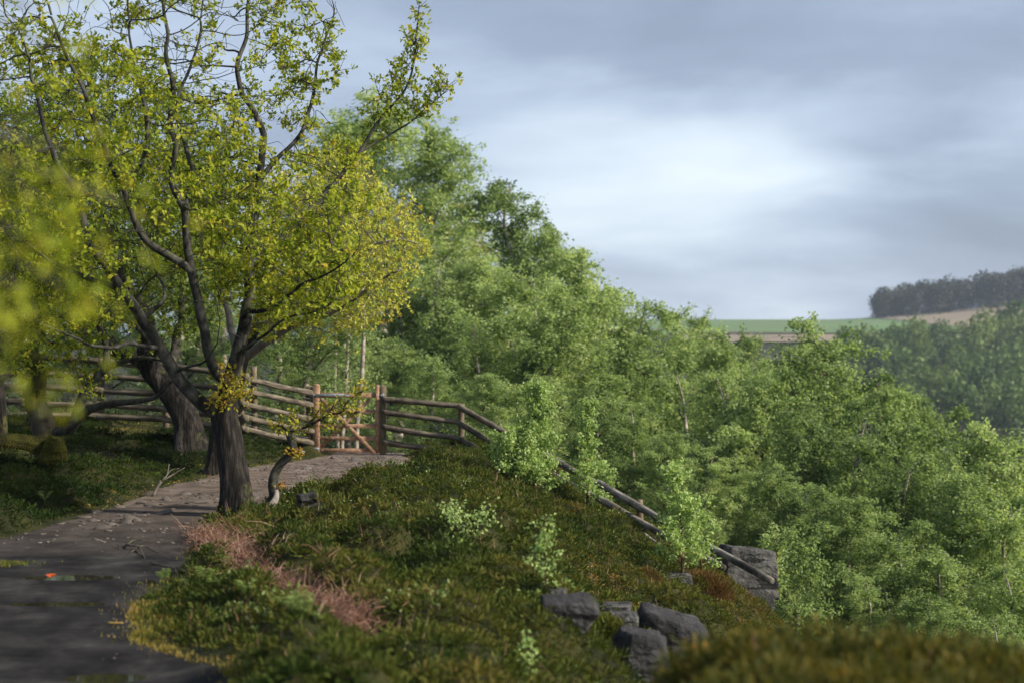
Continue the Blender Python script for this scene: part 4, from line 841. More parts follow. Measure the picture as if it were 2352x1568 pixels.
# saplings
def sapling(x, yb, Yd, H, W, label, n_br=16, n_leaf=900, leaf=.035, seed=1, sink=0.0, stem=.012, mt='sapling_leaf', droop=.2, low=.12, bshape=.6, zb=None):
    r = np.random.default_rng(seed)
    if zb is None: Yd = hit(x / .9408, yb / .9408)[1]
    X_ = (x - 1176) / F * Yd; z0 = float(ground_z(np.array([X_]), np.array([Yd]))[0]) - .04 if zb is None else zb
    root = empty('birch_sapling', (X_, Yd, z0), label, 'sapling', 'young birches among the heather')
    m = 9; u = np.linspace(0, 1, m); tp = np.stack([np.cumsum(r.normal(scale=.02 * H, size=m)) * u, np.cumsum(r.normal(scale=.02 * H, size=m)) * u, u * H], -1)
    g = Geo(); tube(g, *smooth_chain(tp, stem * (1.1 - u), 3), sides=6); link('stem', g.mesh('stem', True), M['twig_bark'], root); g = Geo(); S_ = [tp[int(m * .5):]]
    for k in range(n_br):
        t = low + (1 - low) * (k + r.random()) / n_br; o_ = np.array([np.interp(t, u, tp[:, i]) for i in range(3)]); az = k * 2.4 + r.normal() * .4; l = W * (1.05 - t * bshape) * r.uniform(.6, 1.15); w = np.linspace(0, 1, 7)[:, None]
        d_ = np.array([math.cos(az), math.sin(az), r.uniform(.5, 1.2)]); q = o_ + d_ * l * w + np.array([0, 0, -droop * l]) * w ** 2 + np.cumsum(r.normal(scale=.03 * l, size=(7, 3)), 0) * w; tube(g, q, np.linspace(stem * .4, .0015, 7), sides=3, cap=False); S_.append(smooth_chain(q, np.zeros(7), 4)[0][6:])
    link('branches', g.mesh('branches'), M['twig_bark'], root); S_ = np.concatenate(S_); c = S_[r.integers(0, len(S_), n_leaf)] + r.normal(scale=W * .055 + .012, size=(n_leaf, 3)); L_ = r.uniform(.7, 1.25, n_leaf) * leaf
    gl = Geo(); leaves(gl, c, rand_unit(n_leaf, r) + [0, 0, -.3], unit(rand_unit(n_leaf, r) + [.2, -.2, .7]), L_, L_ * .85, 'birch', np.clip(r.normal(.5, .2, n_leaf), 0, 1)); link('crown', gl.mesh('crown'), M[mt], root)
    return root
sapling(1228, 1130, 19.6, 1.22, .38, 'wide bushy pale-green birch shrub left of the upright sapling, by the rails', 40, 5600, .042, 1, stem=.02, low=.03, bshape=.75)
sapling(1188, 1110, 20.0, .55, .36, 'lower rounded flank shrub at the top of the heather slope', 30, 3500, .042, 8, stem=.016, low=.03)
sapling(1350, 1165, 18.6, 1.32, .25, 'upright bright birch sapling with reddish stem in front of the falling rails', 30, 2800, .042, 2, stem=.018, low=.08)
sapling(1385, 1160, 18.9, .65, .30, 'short leafy birch shoot right of the upright sapling', 18, 1600, .042, 9, stem=.012, low=.05)
sapling(1568, 1330, 17.2, 1.12, .32, 'slim light-green birch sapling in front of the lower rails', 26, 2600, .042, 3, stem=.015)
sapling(1610, 1318, 17.4, .80, .30, 'short sapling leaning out beside the slim one near the outcrop', 18, 1200, .042, 7, stem=.012)
sapling(1072, 1250, 11.6, .20, .24, 'small spreading yellow-green birch low in the heather', 16, 420, .030, 4, stem=.006, droop=.1, bshape=.2)
sapling(1255, 1360, 10.2, .46, .13, 'small thin birch seedling above the little grey stone', 14, 330, .028, 5, stem=.006)
sapling(1210, 1568, 7.2, .27, .08, 'tiny seedling at the bottom edge of the picture', 8, 120, .028, 6, stem=.004)
sapling(1840, 1430, 18.2, 1.9, .55, 'leafy young birch against the right side of the rock outcrop', 36, 4200, .045, 12, stem=.02, mt='birch_leaf', zb=-2.9)
sapling(1770, 1290, 20.3, 1.4, .5, 'young birch behind the top of the rock outcrop', 26, 2600, .045, 13, stem=.02, mt='birch_leaf', zb=-2.6)

# ------------------------------------------------------------------ far hillside
def far_tree_mesh(seed, n=520, q=.75):
    r = np.random.default_rng(seed); g = Geo(); lob = rand_unit(9, r) * r.uniform(.4, 1.0, (9, 1)) * [2.0, 2.0, 2.6] + [0, 0, 5.2]
    i = r.integers(0, 9, n); d_ = rand_unit(n, r); c = lob[i] + d_ * r.uniform(1.1, 1.9, (n, 1)) * [1, 1, 1.1]; L_ = r.uniform(.6, 1.3, n) * q
    leaves(g, c, rand_unit(n, r), unit(d_ + rand_unit(n, r) * .5), L_, L_, 'birch', np.clip(.35 + .22 * r.random(len(lob))[i] + r.normal(scale=.08, size=n), 0, 1))
    t = Geo(); tube(t, [(0, 0, 0), (.1, 0, 3), (0, .1, 6)], [.2, .15, .06], 5, cap=False)
    return t.mesh('trunk'), g.mesh('crown')
FT = [far_tree_mesh(300 + k) for k in range(5)]
for t_, c_ in FT: t_.materials.append(M['branch_bark']); c_.materials.append(M['far_leaf'])
rf = np.random.default_rng(31); k = 0; slots = []
for Yd in np.linspace(235, 395, 15):
    for Xr in np.arange(.232, .385, 6.2 / Yd):
        if Yd > np.interp(Xr, [.24, .30, .35], [352, 362, 396]): continue
        slots.append(((Xr + rf.normal() * .004) * Yd, Yd + rf.normal() * 3))
for (xx, yy) in slots:
    o = empty('hillside_tree', (xx, yy, on_ground(xx, yy) - .5), 'tree with a rounded green crown among many on the far hillside', 'tree', 'trees covering the far hillside'); s = rf.uniform(.8, 1.35) * (1.15 if rf.random() < .2 else .95); o.scale = (s, s, s * rf.uniform(.9, 1.2)); o.rotation_euler = (0, 0, rf.uniform(0, 6.3)); t_, c_ = FT[k % 5]; k += 1
    link('trunk', t_, None, o); link('crown', c_, None, o)
def conifer(x, ytop, ybase, Yd, label):
    X_ = (x - 1176) / F * Yd; zb = EYE - (ybase - 784) / F * Yd; zb = min(zb, on_ground(X_, Yd) + 1); zt = EYE - (ytop - 784) / F * Yd; Ht = zt - zb
    root = empty('conifer_tree', (X_, Yd, zb), label, 'tree', 'conifers on the far hill'); r = np.random.default_rng(int(x)); n = 1500; t = 1 - r.random(n) ** .62; az = r.uniform(0, 6.3, n); rr = (1 - t) ** .9 * Ht * .20 * (.75 + .25 * np.sin(t * 60)) * r.uniform(.4, 1.05, n) + .05
    c = np.stack([np.cos(az) * rr, np.sin(az) * rr, (.08 + .92 * t) * Ht], -1); g = Geo(); leaves(g, c, np.stack([np.cos(az), np.sin(az), -.3 + 0 * az], -1), unit(rand_unit(n, r) * .4 + [0, 0, 1]), Ht * (.02 + .06 * (1 - t)), Ht * (.015 + .035 * (1 - t)), 'birch', r.random(n))
    link('crown', g.mesh('crown'), M['conifer'], root); g = Geo(); tube(g, [(0, 0, -1), (0, 0, Ht * .95)], [Ht * .02, .03], 6); link('trunk', g.mesh('trunk'), M['branch_bark'], root)
conifer(2008, 762, 850, 245, 'dark conifer at the left end of the far hillside wood')
# distant wood on the skyline: one mass
g = Geo(); rw = np.random.default_rng(77); gt = Geo()
for kx in range(120):
    Yd = rw.uniform(585, 650); xx = rw.uniform(.256, .42) * Yd; zb = on_ground(xx, Yd); px_ = xx / Yd * F + 1176
    topy = np.interp(px_, [2005, 2040, 2120, 2210, 2290, 2400], [668, 648, 640, 625, 612, 606]) + rw.uniform(-3, 22); Ht = max(6, EYE - (topy - 784) / F * Yd - zb)
    n = 420; lob = rand_unit(6, rw) * rw.uniform(.3, 1, (6, 1)) * [Ht * .2, Ht * .2, Ht * .22] + [0, 0, Ht * .6]; i = rw.integers(0, 6, n); d_ = rand_unit(n, rw)
    c = lob[i] + d_ * Ht * rw.uniform(.14, .2, (n, 1)); c[: n // 4, 2] = rw.uniform(0, Ht * .5, n // 4); L_ = rw.uniform(.7, 1.5, n)
    leaves(g, c + [xx, Yd, zb], rand_unit(n, rw), d_, L_, L_, 'birch', np.clip(rw.uniform(.15, .75) + rw.normal(scale=.1, size=n), 0, 1))
tag(link('distant_wood', g.mesh('distant_wood'), M['far_wood_leaf']), 'dusky grey-green wood on the far skyline at the right', kind='stuff')

# ------------------------------------------------------------------ gate
YG = 21.9
def GT(x, y, Y=YG): return PT(700 + x / 5.2275, 850 + y / 5.2275, Y)     # read off an enlarged view of the gate
gz0 = on_ground(-2.2, YG)
gate_root = empty('wooden_gate', (-2.27, YG, gz0), 'orange-brown five-bar wooden gate with crossed braces closing the path', 'gate')
go = np.array([-2.27, YG, gz0])
def bar(name, p0, p1, w, d, mt, parent, off, yoff=0.0, rnd=False, bev=.006):
    """flat bar from p0 to p1 (centre line), w tall, d deep; local x runs along it"""
    p0 = np.array(p0, float) + [0, yoff, 0]; p1 = np.array(p1, float) + [0, yoff, 0]; v = p1 - p0; L_ = np.linalg.norm(v)
    g = Geo()
    box(g, (0, 0, 0), (L_, d, w), bev=bev)
    if rnd:  # rounded head: stacked arc
        n = 12; th = np.linspace(0, math.pi, n); hw = w / 2
        pts = np.stack([L_ / 2 + np.sin(th) * hw * .8, 0 * th, np.cos(th) * hw * .985], -1)
        v_ = np.vstack([pts + [0, -d / 2 * .985, 0], pts + [0, d / 2 * .985, 0]]); fs = np.array([[k, k + 1, n + k + 1, n + k] for k in range(n - 1)])
        c0 = np.array([[L_ / 2, -d / 2 * .985, 0], [L_ / 2, d / 2 * .985, 0]]); v_ = np.vstack([v_, c0]); f3 = np.array([[2 * n, k + 1, k] for k in range(n - 1)] + [[2 * n + 1, n + k, n + k + 1] for k in range(n - 1)])
        g.add(v_, [fs, f3])
    o = link(name, g.mesh(name), mt, parent); mid = (p0 + p1) / 2 - off; o.location = Vector(mid)
    o.rotation_euler = Vector(v).to_track_quat('X', 'Z').to_euler(); return o
zt = GT(380, 455)[2]; zb = gz0 + .02
xl = GT(384, 0)[0]; xr = GT(1158, 0)[0]
bar('hanging_stile', (xl, YG, zb), (xl, YG, zt - .03), .092, .075, M['gate'], gate_root, go, rnd=True)
bar('closing_stile', (xr, YG, zb), (xr, YG, zt - .03), .058, .075, M['gate'], gate_root, go, rnd=True)
x0 = xl + .047; x1 = xr - .030
for (y, w) in ((595, .076), (800, .060), (987, .060), (1146, .060), (1300, .064)):
    z = GT(0, y)[2]; bar('rail', (x0, YG, z), (x1, YG, z), w, .035, M['gate'], gate_root, go)
za = GT(0, 640)[2]; zc = GT(0, 1330)[2]
bar('brace', (GT(440, 0)[0], YG, GT(0, 640)[2]), (x1 - .01, YG, zc), .055, .022, M['gate'], gate_root, go, yoff=-.0305)
bar('brace', (x0 + .01, YG, GT(0, 1265)[2]), (GT(1055, 0)[0], YG, GT(0, 650)[2]), .055, .022, M['gate'], gate_root, go, yoff=.0305)
def strap(xa, xb, y, w):
    z = GT(0, y)[2]; o = bar('hinge_strap', (xa, YG, z), (xb, YG, z), w, .008, M['steel'], gate_root, go, yoff=-.044, bev=.002)
    g = Geo()
    for xx in np.arange(xa + .06, xb, .16 if xb - xa > .3 else .07):
        g.add(ICO[2][0] * [.010, .006, .010] + [xx - (xa + xb) / 2, -.006, 0], ICO[2][1])
    link('bolt', g.mesh('bolt', True), M['steel'], o)
strap(GT(300, 0)[0], GT(800, 0)[0], 592, .042); strap(GT(290, 0)[0], GT(415, 0)[0], 1277, .040)
for (x, y) in ((812, 983), (963, 1145), (588, 1145), (1150, 593), (1150, 1145), (403, 1145), (457, 1300)):
    q = GT(x, y); yo = -.046 if x in (812, 963) else (-.04 if x in (1150, 403) else -.02)
    g = Geo(); g.add(ICO[2][0] * [.010, .006, .010], ICO[2][1]); o = link('bolt', g.mesh('bolt', True), M['steel'], gate_root); o.location = Vector((q[0], YG + yo, q[2])) - Vector(go)
def square_post(x, yt, w, label, pointed=True, Y_=YG):
    zt_ = EYE - (yt - 833.0) * .9408 / F * Y_; z0 = on_ground(x, Y_) - .15; g = Geo(); hw = w / 2; H = zt_ - z0
    v = [(-hw, -hw, 0), (hw, -hw, 0), (hw, hw, 0), (-hw, hw, 0), (-hw, -hw, H - .03), (hw, -hw, H - .03), (hw, hw, H - .03), (-hw, hw, H - .03), (0, 0, H)]
    box(g, (0, 0, (H - .03) / 2), (w, w, H - .03), bev=.008); g.add([(-hw * .94, -hw * .94, H - .031), (hw * .94, -hw * .94, H - .031), (hw * .94, hw * .94, H - .031), (-hw * .94, hw * .94, H - .031), (0, 0, H)], np.array([[0, 1, 4], [1, 2, 4], [2, 3, 4], [3, 0, 4]]))
    o = link('gate_post', g.mesh('gate_post'), M['post']); o.location = (x, Y_, z0); tag(o, label, 'post', 'posts the gate hangs between'); return o
xpl = GT(285, 0)[0]; xpr = GT(1228, 0)[0]
square_post(xpl, 938, .105, 'dark square post carrying the hinges at the left side of the gate', Y_=YG + .05)
pr = square_post(xpr, 937, .095, 'pointed square post with latch plate at the right side of the gate', Y_=YG + .02)
g = Geo(); box(g, (0, 0, 0), (.045, .014, .05), bev=.003); box(g, (-.03, 0, 0), (.03, .02, .018), bev=.003); o = link('latch', g.mesh('latch'), M['steel'], pr); o.location = (0, -.055, GT(0, 595)[2] - pr.location.z)

# ------------------------------------------------------------------ rail fences
def rail(p0, p1, rad, parent, off, mt, seed=0, ext=.06):
    p0 = np.array(p0, float); p1 = np.array(p1, float); v = unit(p1 - p0); p0 = p0 - v * ext; p1 = p1 + v * ext; L_ = np.linalg.norm(p1 - p0); r = np.random.default_rng(seed)
    m = 12; u = np.linspace(0, 1, m); g = Geo(); pts = np.stack([(u - .5) * L_, np.cumsum(r.normal(scale=.004, size=m)), np.cumsum(r.normal(scale=.004, size=m)) - .012 * np.sin(u * math.pi) * L_ / 3], -1)
    rr = rad * (1 + .05 * np.cumsum(r.normal(scale=.35, size=m)) / 2 + r.normal(scale=.045, size=m)) * np.linspace(1.08, .88, m); tube(g, *smooth_chain(pts, rr, 2), sides=12)
    o = link('rail', g.mesh('rail', True), mt, parent); o.location = Vector((p0 + p1) / 2 - off); o.rotation_euler = Vector(p1 - p0).to_track_quat('X', 'Z').to_euler(); return o
def fpost(x, y, zt, rad, parent, off, mt, sink=.2):
    z0 = on_ground(x, y) - sink; g = Geo(); r = np.random.default_rng(int(abs(x * 100))); H = zt - z0; m = 8; u = np.linspace(0, 1, m)
    pts = np.stack([.006 * r.normal(size=m), .006 * r.normal(size=m), u * H], -1); tube(g, *smooth_chain(pts, np.full(m, rad) * (1.05 - .1 * u), 2), sides=12)
    o = link('post', g.mesh('post', True), mt, parent); o.location = Vector((x, y, z0)) - Vector(off); return o
def wires(segs, parent, off):
    g = Geo()
    for a, b in segs:
        u = np.linspace(0, 1, 9)[:, None]; p = np.array(a) * (1 - u) + np.array(b) * u; p[:, 2] -= .02 * np.sin(u[:, 0] * math.pi); tube(g, p - off, .0022, 4, cap=False)
    o = link('wire', g.mesh('wire'), M['wire'], parent)

# left run: gate -> corner -> far left
off = np.array([-3.45, 20.6, 0.0]); off[2] = on_ground(off[0], off[1]); fl = empty('rail_fence', off, 'round-rail fence left of the gate running back behind the oaks', 'fence', 'fences either side of the gate')
A = [CT(755, y, 21.85) for y in (315, 405, 502, 590, 678)]; B = [CT(285, y, 20.6) for y in (200, 303, 403, 500, 580)]
for k, (a, b) in enumerate(zip(A, B)): rail(a, b, .044, fl, off, M['rail'], 10 + k)
rail(CT(760, 755, 21.9), CT(330, 685, 20.7), .035, fl, off, M['rail'], 19)
fpost(B[0][0] - .06, 20.68, B[0][2] + .05, .05, fl, off, M['post']); q = CT(350, 130, 20.85); fpost(q[0], 20.9, q[2], .048, fl, off, M['post'])
LX = [PT(398, 0, 21)[0], PT(244, 0, 21.2)[0], PT(60, 0, 21.2)[0], PT(-150, 0, 21.2)[0]]
LYs = [(893, 929, 961, 996, 1021), (881, 917, 954, 986, 1016), (872, 912, 944, 980, 1012), (866, 905, 938, 975, 1008)]
LP = [[PT(0, y, Yp) * [0, 1, 1] + [x, 0, 0] for y in ys] for x, ys, Yp in zip(LX, LYs, (21, 21.2, 21.2, 21.2))]
for k, (a, b) in enumerate(zip(B, LP[0])): rail(a, b, .046, fl, off, M['rail'], 30 + k)
for s in range(3):
    for k, (a, b) in enumerate(zip(LP[s], LP[s + 1])): rail(a, b, .046, fl, off, M['rail'], 40 + s * 7 + k)
for s in range(4): fpost(LX[s], 21.1 + .15, LP[s][0][2] + .06, .055, fl, off, M['post'])
wires([(CT(755, 360, 21.85), CT(285, 250, 20.6)), (CT(755, 540, 21.85), CT(285, 455, 20.6)), (CT(755, 640, 21.85), CT(285, 540, 20.6))], fl, off)

# right run: gate -> corner post -> down the slope
Yr = (21.9, 21.7); off = CT(1835, 740, 21.7); off[2] = on_ground(off[0], off[1]); fr = empty('rail_fence', off, 'round-rail fence right of the gate running down the slope to the outcrop', 'fence', 'fences either side of the gate')
A = [CT(1285, y, 21.85) for y in (368, 460, 565, 668)]; B = [CT(1830, y, 21.65) for y in (418, 537, 650, 745)]
for k, (a, b) in enumerate(zip(A, B)): rail(a, b, .045, fr, off, M['rail'], 60 + k, ext=.02)
fpost(B[0][0] + .02, 21.74, CT(0, 395, 21.7)[2], .050, fr, off, M['post'])
C1 = [PT(1300, 1091, 20.9), PT(1300, 1133, 20.9), PT(1300, 1170, 20.9), PT(1290, 1210, 20.9)]
D1 = [PT(1462, 1180, 19.8), PT(1462, 1216, 19.8), PT(1462, 1250, 19.8)]
E1 = [PT(1560, 1238, 19.0), PT(1560, 1262, 19.0), PT(1560, 1298, 19.0)]
F1 = [PT(1878, 1416, 16.7), PT(1765, 1389, 17.5), PT(1752, 1418, 17.5)]
for k in range(4): rail(B[k], C1[k], .045, fr, off, M['rail'], 70 + k, ext=.02)
for k in range(3): rail(C1[k], D1[k], .046, fr, off, M['rail_grey'], 80 + k, ext=.03)
rail(D1[0], F1[0], .050, fr, off, M['rail_grey'], 90, ext=.02); rail(D1[1], F1[1], .048, fr, off, M['rail_grey'], 91, ext=.02); rail(E1[2], F1[2], .046, fr, off, M['rail_grey'], 92, ext=.02)
fpost(C1[0][0] + .03, 20.98, C1[0][2] + .05, .048, fr, off, M['post']); fpost(E1[0][0] + .02, 19.1, PT(0, 1219, 19.1)[2], .046, fr, off, M['post']); q = PT(1745, 1370, 17.7); fpost(q[0], 17.75, q[2] - .02, .046, fr, off, M['post'])
wires([(A[1] - [0, 0, .1], B[1] - [0, 0, .1]), (A[2] - [0, 0, .1], B[2] - [0, 0, .1]), (B[0] - [0, 0, .1], C1[0] - [0, 0, .1])], fr, off)

# ------------------------------------------------------------------ rocks
def boulder(x0, y0, x1, y1, Yd, label, seed, depth=.8, mt='dark_stone', boxy=1.0, strata=.02, rot=(0, 0, 0), sub=5, rough=.06, tall=1.0, sh=0.0):
    Yd = hit((x0 + x1) / 2, y1)[1]; a = PT(x0, y1, Yd); b = PT(x1, y0, Yd); w = b[0] - a[0]; h = (b[2] - a[2]) * tall; me = rock_mesh('boulder', (w / 1.3, w / 1.3 * depth, h / 1.3), seed, sub=sub, planes=10, rough=rough, boxy=boxy, strata=strata)
    if sh:
        co = np.zeros(len(me.vertices) * 3); me.vertices.foreach_get('co', co); co = co.reshape(-1, 3); co[:, 2] += co[:, 0] * sh; me.vertices.foreach_set('co', co.ravel())
    o = link('boulder', me, M[mt]); o.location = ((a[0] + b[0]) / 2, Yd + w * depth * .48, b[2] - h * .5 + w * depth * .02); o.rotation_euler = rot; tag(o, label, 'boulder', 'gritstone boulders on the slope'); return o
boulder(1322, 1468, 1446, 1528, 9.6, 'smooth dark slab lying in the heather left of the flat ledges', 501, depth=.75, rot=(.1, .12, .1), tall=1.3)
boulder(1436, 1480, 1544, 1506, 9.9, 'thin flat ledge stone below the orange leaf litter', 502, depth=.6, strata=.05, tall=1.25, mt='gritstone')
boulder(1484, 1502, 1560, 1550, 9.5, 'grey block directly under the thin flat ledge stone', 503, depth=.8, tall=1.5, mt='gritstone')
boulder(1546, 1518, 1742, 1610, 9.6, 'large dark angular boulder right of the flat ledges', 504, depth=.7, tall=1.7, rot=(0, .16, -.1), sh=-.1)
boulder(1500, 1560, 1626, 1680, 8.6, 'rounded dark boulder at the bottom edge beneath the angular one', 505, depth=.9, tall=1.5, boxy=1.0, rot=(0, .12, .3), rough=.05)
boulder(1335, 1440, 1382, 1463, 10.6, 'small grey stone under the thin seedling', 506, tall=1.6, mt='gritstone')
boulder(1620, 1402, 1690, 1418, 15.5, 'pale flat stone beside the purple-brown heather', 507, tall=2.0, mt='gritstone')
boulder(724, 1206, 774, 1243, 14.0, 'squared grey block at the edge of the path right of the young oak', 508, tall=1.3, rot=(0, -.05, .5), rough=.02, mt='dark_stone')
# outcrop
oc = PT(1815, 1450, 17.4); roc = empty('rock_outcrop', (oc[0], 17.4, oc[2]), 'tall grey gritstone outcrop where the fence ends at the cliff edge', 'rock'); oc = np.array([oc[0], 17.4, oc[2]])
def block(name, x0, y0, x1, y1, Yd, seed, depth, **k):
    a = PT(x0, y1, Yd); b = PT(x1, y0, Yd); w = b[0] - a[0]; h = b[2] - a[2]; me = rock_mesh(name, (w / 1.28, w * depth / 1.28, h / 1.28), seed, sub=5, planes=0, boxy=1.0, rough=k.pop('rough', .045), strata=k.pop('strata', .04))
    o = link(name, me, M['gritstone'], roc); o.location = Vector(np.array([(a[0] + b[0]) / 2, Yd, (a[2] + b[2]) / 2]) - oc); o.rotation_euler = k.get('rot', (0, 0, 0)); return o
block('upper_block', 1752, 1338, 1884, 1446, 18.0, 601, .8, rot=(0, .05, .25), strata=.07)
block('upper_block', 1746, 1375, 1800, 1450, 17.9, 605, .9, rot=(0, -.1, .1), strata=.05)
block('lower_pillar', 1776, 1425, 1882, 1700, 18.0, 602, .9, rot=(0, 0, -.05), strata=.02, rough=.02)
block('lower_pillar', 1735, 1440, 1815, 1620, 17.9, 603, .9, rot=(0, -.15, .2), strata=.03)

# ------------------------------------------------------------------ ground cover
rh = np.random.default_rng(99)
def scatter(n, x0, x1, y0, y1): return rh.uniform(x0, x1, n), rh.uniform(y0, y1, n)
def grad(fn, x, y, e=.03):
    return (fn(x + e, y) - fn(x - e, y)) / (2 * e), (fn(x, y + e) - fn(x, y - e)) / (2 * e)
def heather_object(x0, x1, y0, y1, n_t, per, label, sl=.05, tb=.4, rad=.042):
    """tufts, each a small dome of sprigs"""
    st = math.sqrt((x1 - x0) * (y1 - y0) / n_t); A, B = np.meshgrid(np.arange(x0, x1, st), np.arange(y0, y1, st)); x = A.ravel() + rh.uniform(-.5, .5, A.size) * st; y = B.ravel() + rh.uniform(-.5, .5, A.size) * st; n_t = len(x)
    slope_edge = np.interp(y, [0, 6, 10, 14, 17, 22], [1.9, 2.1, 2.4, 3.0, 3.6, 4.2])
    ok = (np.abs(x) < y * .375 + .4) & (rh.random(n_t) < heather_mask(x, y) * 1.8) & (x < slope_edge); x = x[ok]; y = y[ok]; n_ = len(x)
    z = ground_z(x, y); gxx, gyy = grad(ground_z, x, y, .05); nrm = unit(np.stack([-gxx * .7, -gyy * .7, np.ones(n_)], -1)); sz = rh.uniform(.6, 1.45, n_)
    lift = rh.uniform(-.02, .035, n_) * sz
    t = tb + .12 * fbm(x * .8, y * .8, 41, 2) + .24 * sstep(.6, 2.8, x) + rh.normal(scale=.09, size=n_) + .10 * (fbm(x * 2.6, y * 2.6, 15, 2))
    i = np.repeat(np.arange(n_), per); m = len(i)
    ax = unit(nrm[i] * .9 + rand_unit(m, rh) * .95); ax[:, 2] = np.abs(ax[:, 2]) * .9 + .1
    L_ = rh.uniform(.55, 1.25, m) * sl * sz[i]; base = np.stack([x, y, z + lift - .015], -1)[i] + ax * (rad * sz[i] * rh.uniform(.15, .8, m))[:, None] * [1.1, 1.1, .8]
    g = Geo(); leaves(g, base, ax + rh.normal(scale=.2, size=(m, 3)), rand_unit(m, rh), L_, L_ * rh.uniform(.24, .36, m), 'sprig', np.clip(t[i] + rh.normal(scale=.07, size=m), 0, 1))
    tag(link('heather', g.mesh('heather'), M['heather']), label, kind='stuff'); print('heather', n_, m)
heather_object(-2.7, 4.2, 5.5, 22.5, 50000, 22, 'dense green and brown heather over the mound between path and cliff edge', .038)
heather_object(-8.5, -3.2, 9.5, 22.0, 26000, 18, 'heather on the bank left of the path, its shade painted in as dark green', .040, .06)  # low tint paints the bank's shade into the sprig colour
heather_object(-1.6, 1.6, 3.2, 5.5, 2500, 26, 'near heather below the bottom edge of the picture', .05, .35)

# moss and short grass along the path edges and on the bank
n = 190000; x, y = scatter(n, -8.5, 1.0, 5.5, 23.5); x = np.concatenate([x, rh.normal(-4.05, .4, 9000), rh.normal(-1.9, .3, 9000)]); y = np.concatenate([y, rh.normal(10.15, .10, 9000), rh.normal(8.1, .6, 9000)]); ex = rh.uniform(-2.7, -1.0, 60000); ey = rh.uniform(6.2, 10.2, 60000); ed = -path_in(ex, ey); eo = (ed > -.02) & (ed < .30 * vnoise(ex * 4, ey * 2.5, 8)) & (vnoise(ex * 2.6, ey * 2.0, 19) > .42); x = np.concatenate([x, ex[eo]]); y = np.concatenate([y, ey[eo]]); inview = np.abs(x) < y * .375 + .4; x = x[inview]; y = y[inview]; d = -path_in(x, y)
edge = np.exp(-((d - .12) / .14) ** 2) * (vnoise(x * 1.4, y * 1.4, 61) > .38) + (1 - heather_mask(x, y)) * (d > .1) * .9 * (x < -3.2)
edge += (x > -2.8) * (y < 10.3) * (d > .0) * (d < .3) * .35 + 1.5 * np.exp(-(((x + 4.0) / .5) ** 2 + ((y - 10.15) / .15) ** 2) ** 2) + .9 * np.exp(-(((x + 1.0) / .5) ** 2 + ((y - 20.4) / .5) ** 2)) + .8 * ((np.exp(-(((x + 1.9) / .5) ** 2 + ((y - 8.1) / 1.0) ** 2)) > .35) & (d > 0) & (vnoise(x * 3, y * 3, 5) > .4))
ok = rh.random(len(x)) < edge; x = x[ok]; y = y[ok]; m = len(x); pz = np.where(path_in(x, y) > 0, path_z(x, y), ground_z(x, y))
L_ = rh.uniform(.012, .034, m); g = Geo(); leaves(g, np.stack([x, y, pz - .004], -1), unit(rh.normal(scale=.45, size=(m, 3)) + [0, 0, 1]), rand_unit(m, rh), L_, L_ * .28, 'blade', np.clip(rh.normal(.50, .16, m) + .12 * fbm(x * 2, y * 2, 9, 2) + .22 * ((x > -2.8) & (y < 10.3)), 0, 1))
tag(link('grass', g.mesh('grass'), M['grass']), 'short mossy grass fringing the path and the bank', kind='stuff')
print('grass', m)

# dead bracken
g = Geo(); line = BRK
seg = np.concatenate([[0], np.cumsum(np.linalg.norm(np.diff(line, axis=0), axis=1))])
for k in range(4600):
    t = rh.uniform(0, seg[-1]); x = np.interp(t, seg, line[:, 0]) + rh.normal() * .07 * (1.35 - .5 * t / seg[-1]); y = np.interp(t, seg, line[:, 1]) + rh.normal() * .13
    z = float(ground_z(np.array([x]), np.array([y]))[0]) + rh.uniform(-.02, .10); l = rh.uniform(.05, .15) * (1.8 if rh.random() < .06 else 1); az = rh.uniform(0, 6.3); up = rh.uniform(.2, 2.2); w = np.linspace(0, 1, 3)[:, None]; dd = unit(np.array([math.cos(az), math.sin(az), up]))
    p = np.array([x, y, z]) + dd * l * w + rh.normal(scale=.008, size=(3, 3)) * w + np.array([0, 0, -.3 * l]) * w ** 2; tube(g, p, np.linspace(.0024, .0011, 3), 3, tint=rh.random(), cap=False)
tag(link('dead_bracken', g.mesh('dead_bracken'), M['bracken']), 'pinkish brown tangle of dead bracken stems beside the path', kind='stuff')
# young ferns
def fern_mesh(seed):
    r = np.random.default_rng(seed); g = Geo()
    for k in range(r.integers(2, 5)):
        az = r.uniform(0, 6.3); l = r.uniform(.09, .16); w = np.linspace(0, 1, 9); out = np.array([math.cos(az), math.sin(az), 0]); p = out * (l * .35 * w ** 1.6)[:, None] + np.array([0, 0, 1]) * (l * (w - .18 * w ** 4))[:, None]; tube(g, p, np.linspace(.003, .0012, 9), 4, tint=.5, cap=False)
        sd = np.array([-math.sin(az), math.cos(az), 0])
        for q in range(4, 9):
            for s in (-1, 1):
                L_ = .030 * (1.1 - abs(w[q] - .7)); b = p[q]; c = np.array([b + sd * s * L_ * j / 5 + out * .006 * j / 5 for j in range(1, 6)])
                leaves(g, np.repeat(c, 2, 0), np.tile([out * .8 + sd * s * .4, -out * .8 + sd * s * .4], (5, 1)), np.tile([0, 0, 1.], (10, 1)) + r.normal(scale=.3, size=(10, 3)), .016, .012, 'birch', np.clip(r.normal(.6, .2), 0, 1))
    return g.mesh('fern_frond')
fm = [fern_mesh(s) for s in (1, 2, 3, 4)]
for me in fm: me.materials.append(M['fern'])
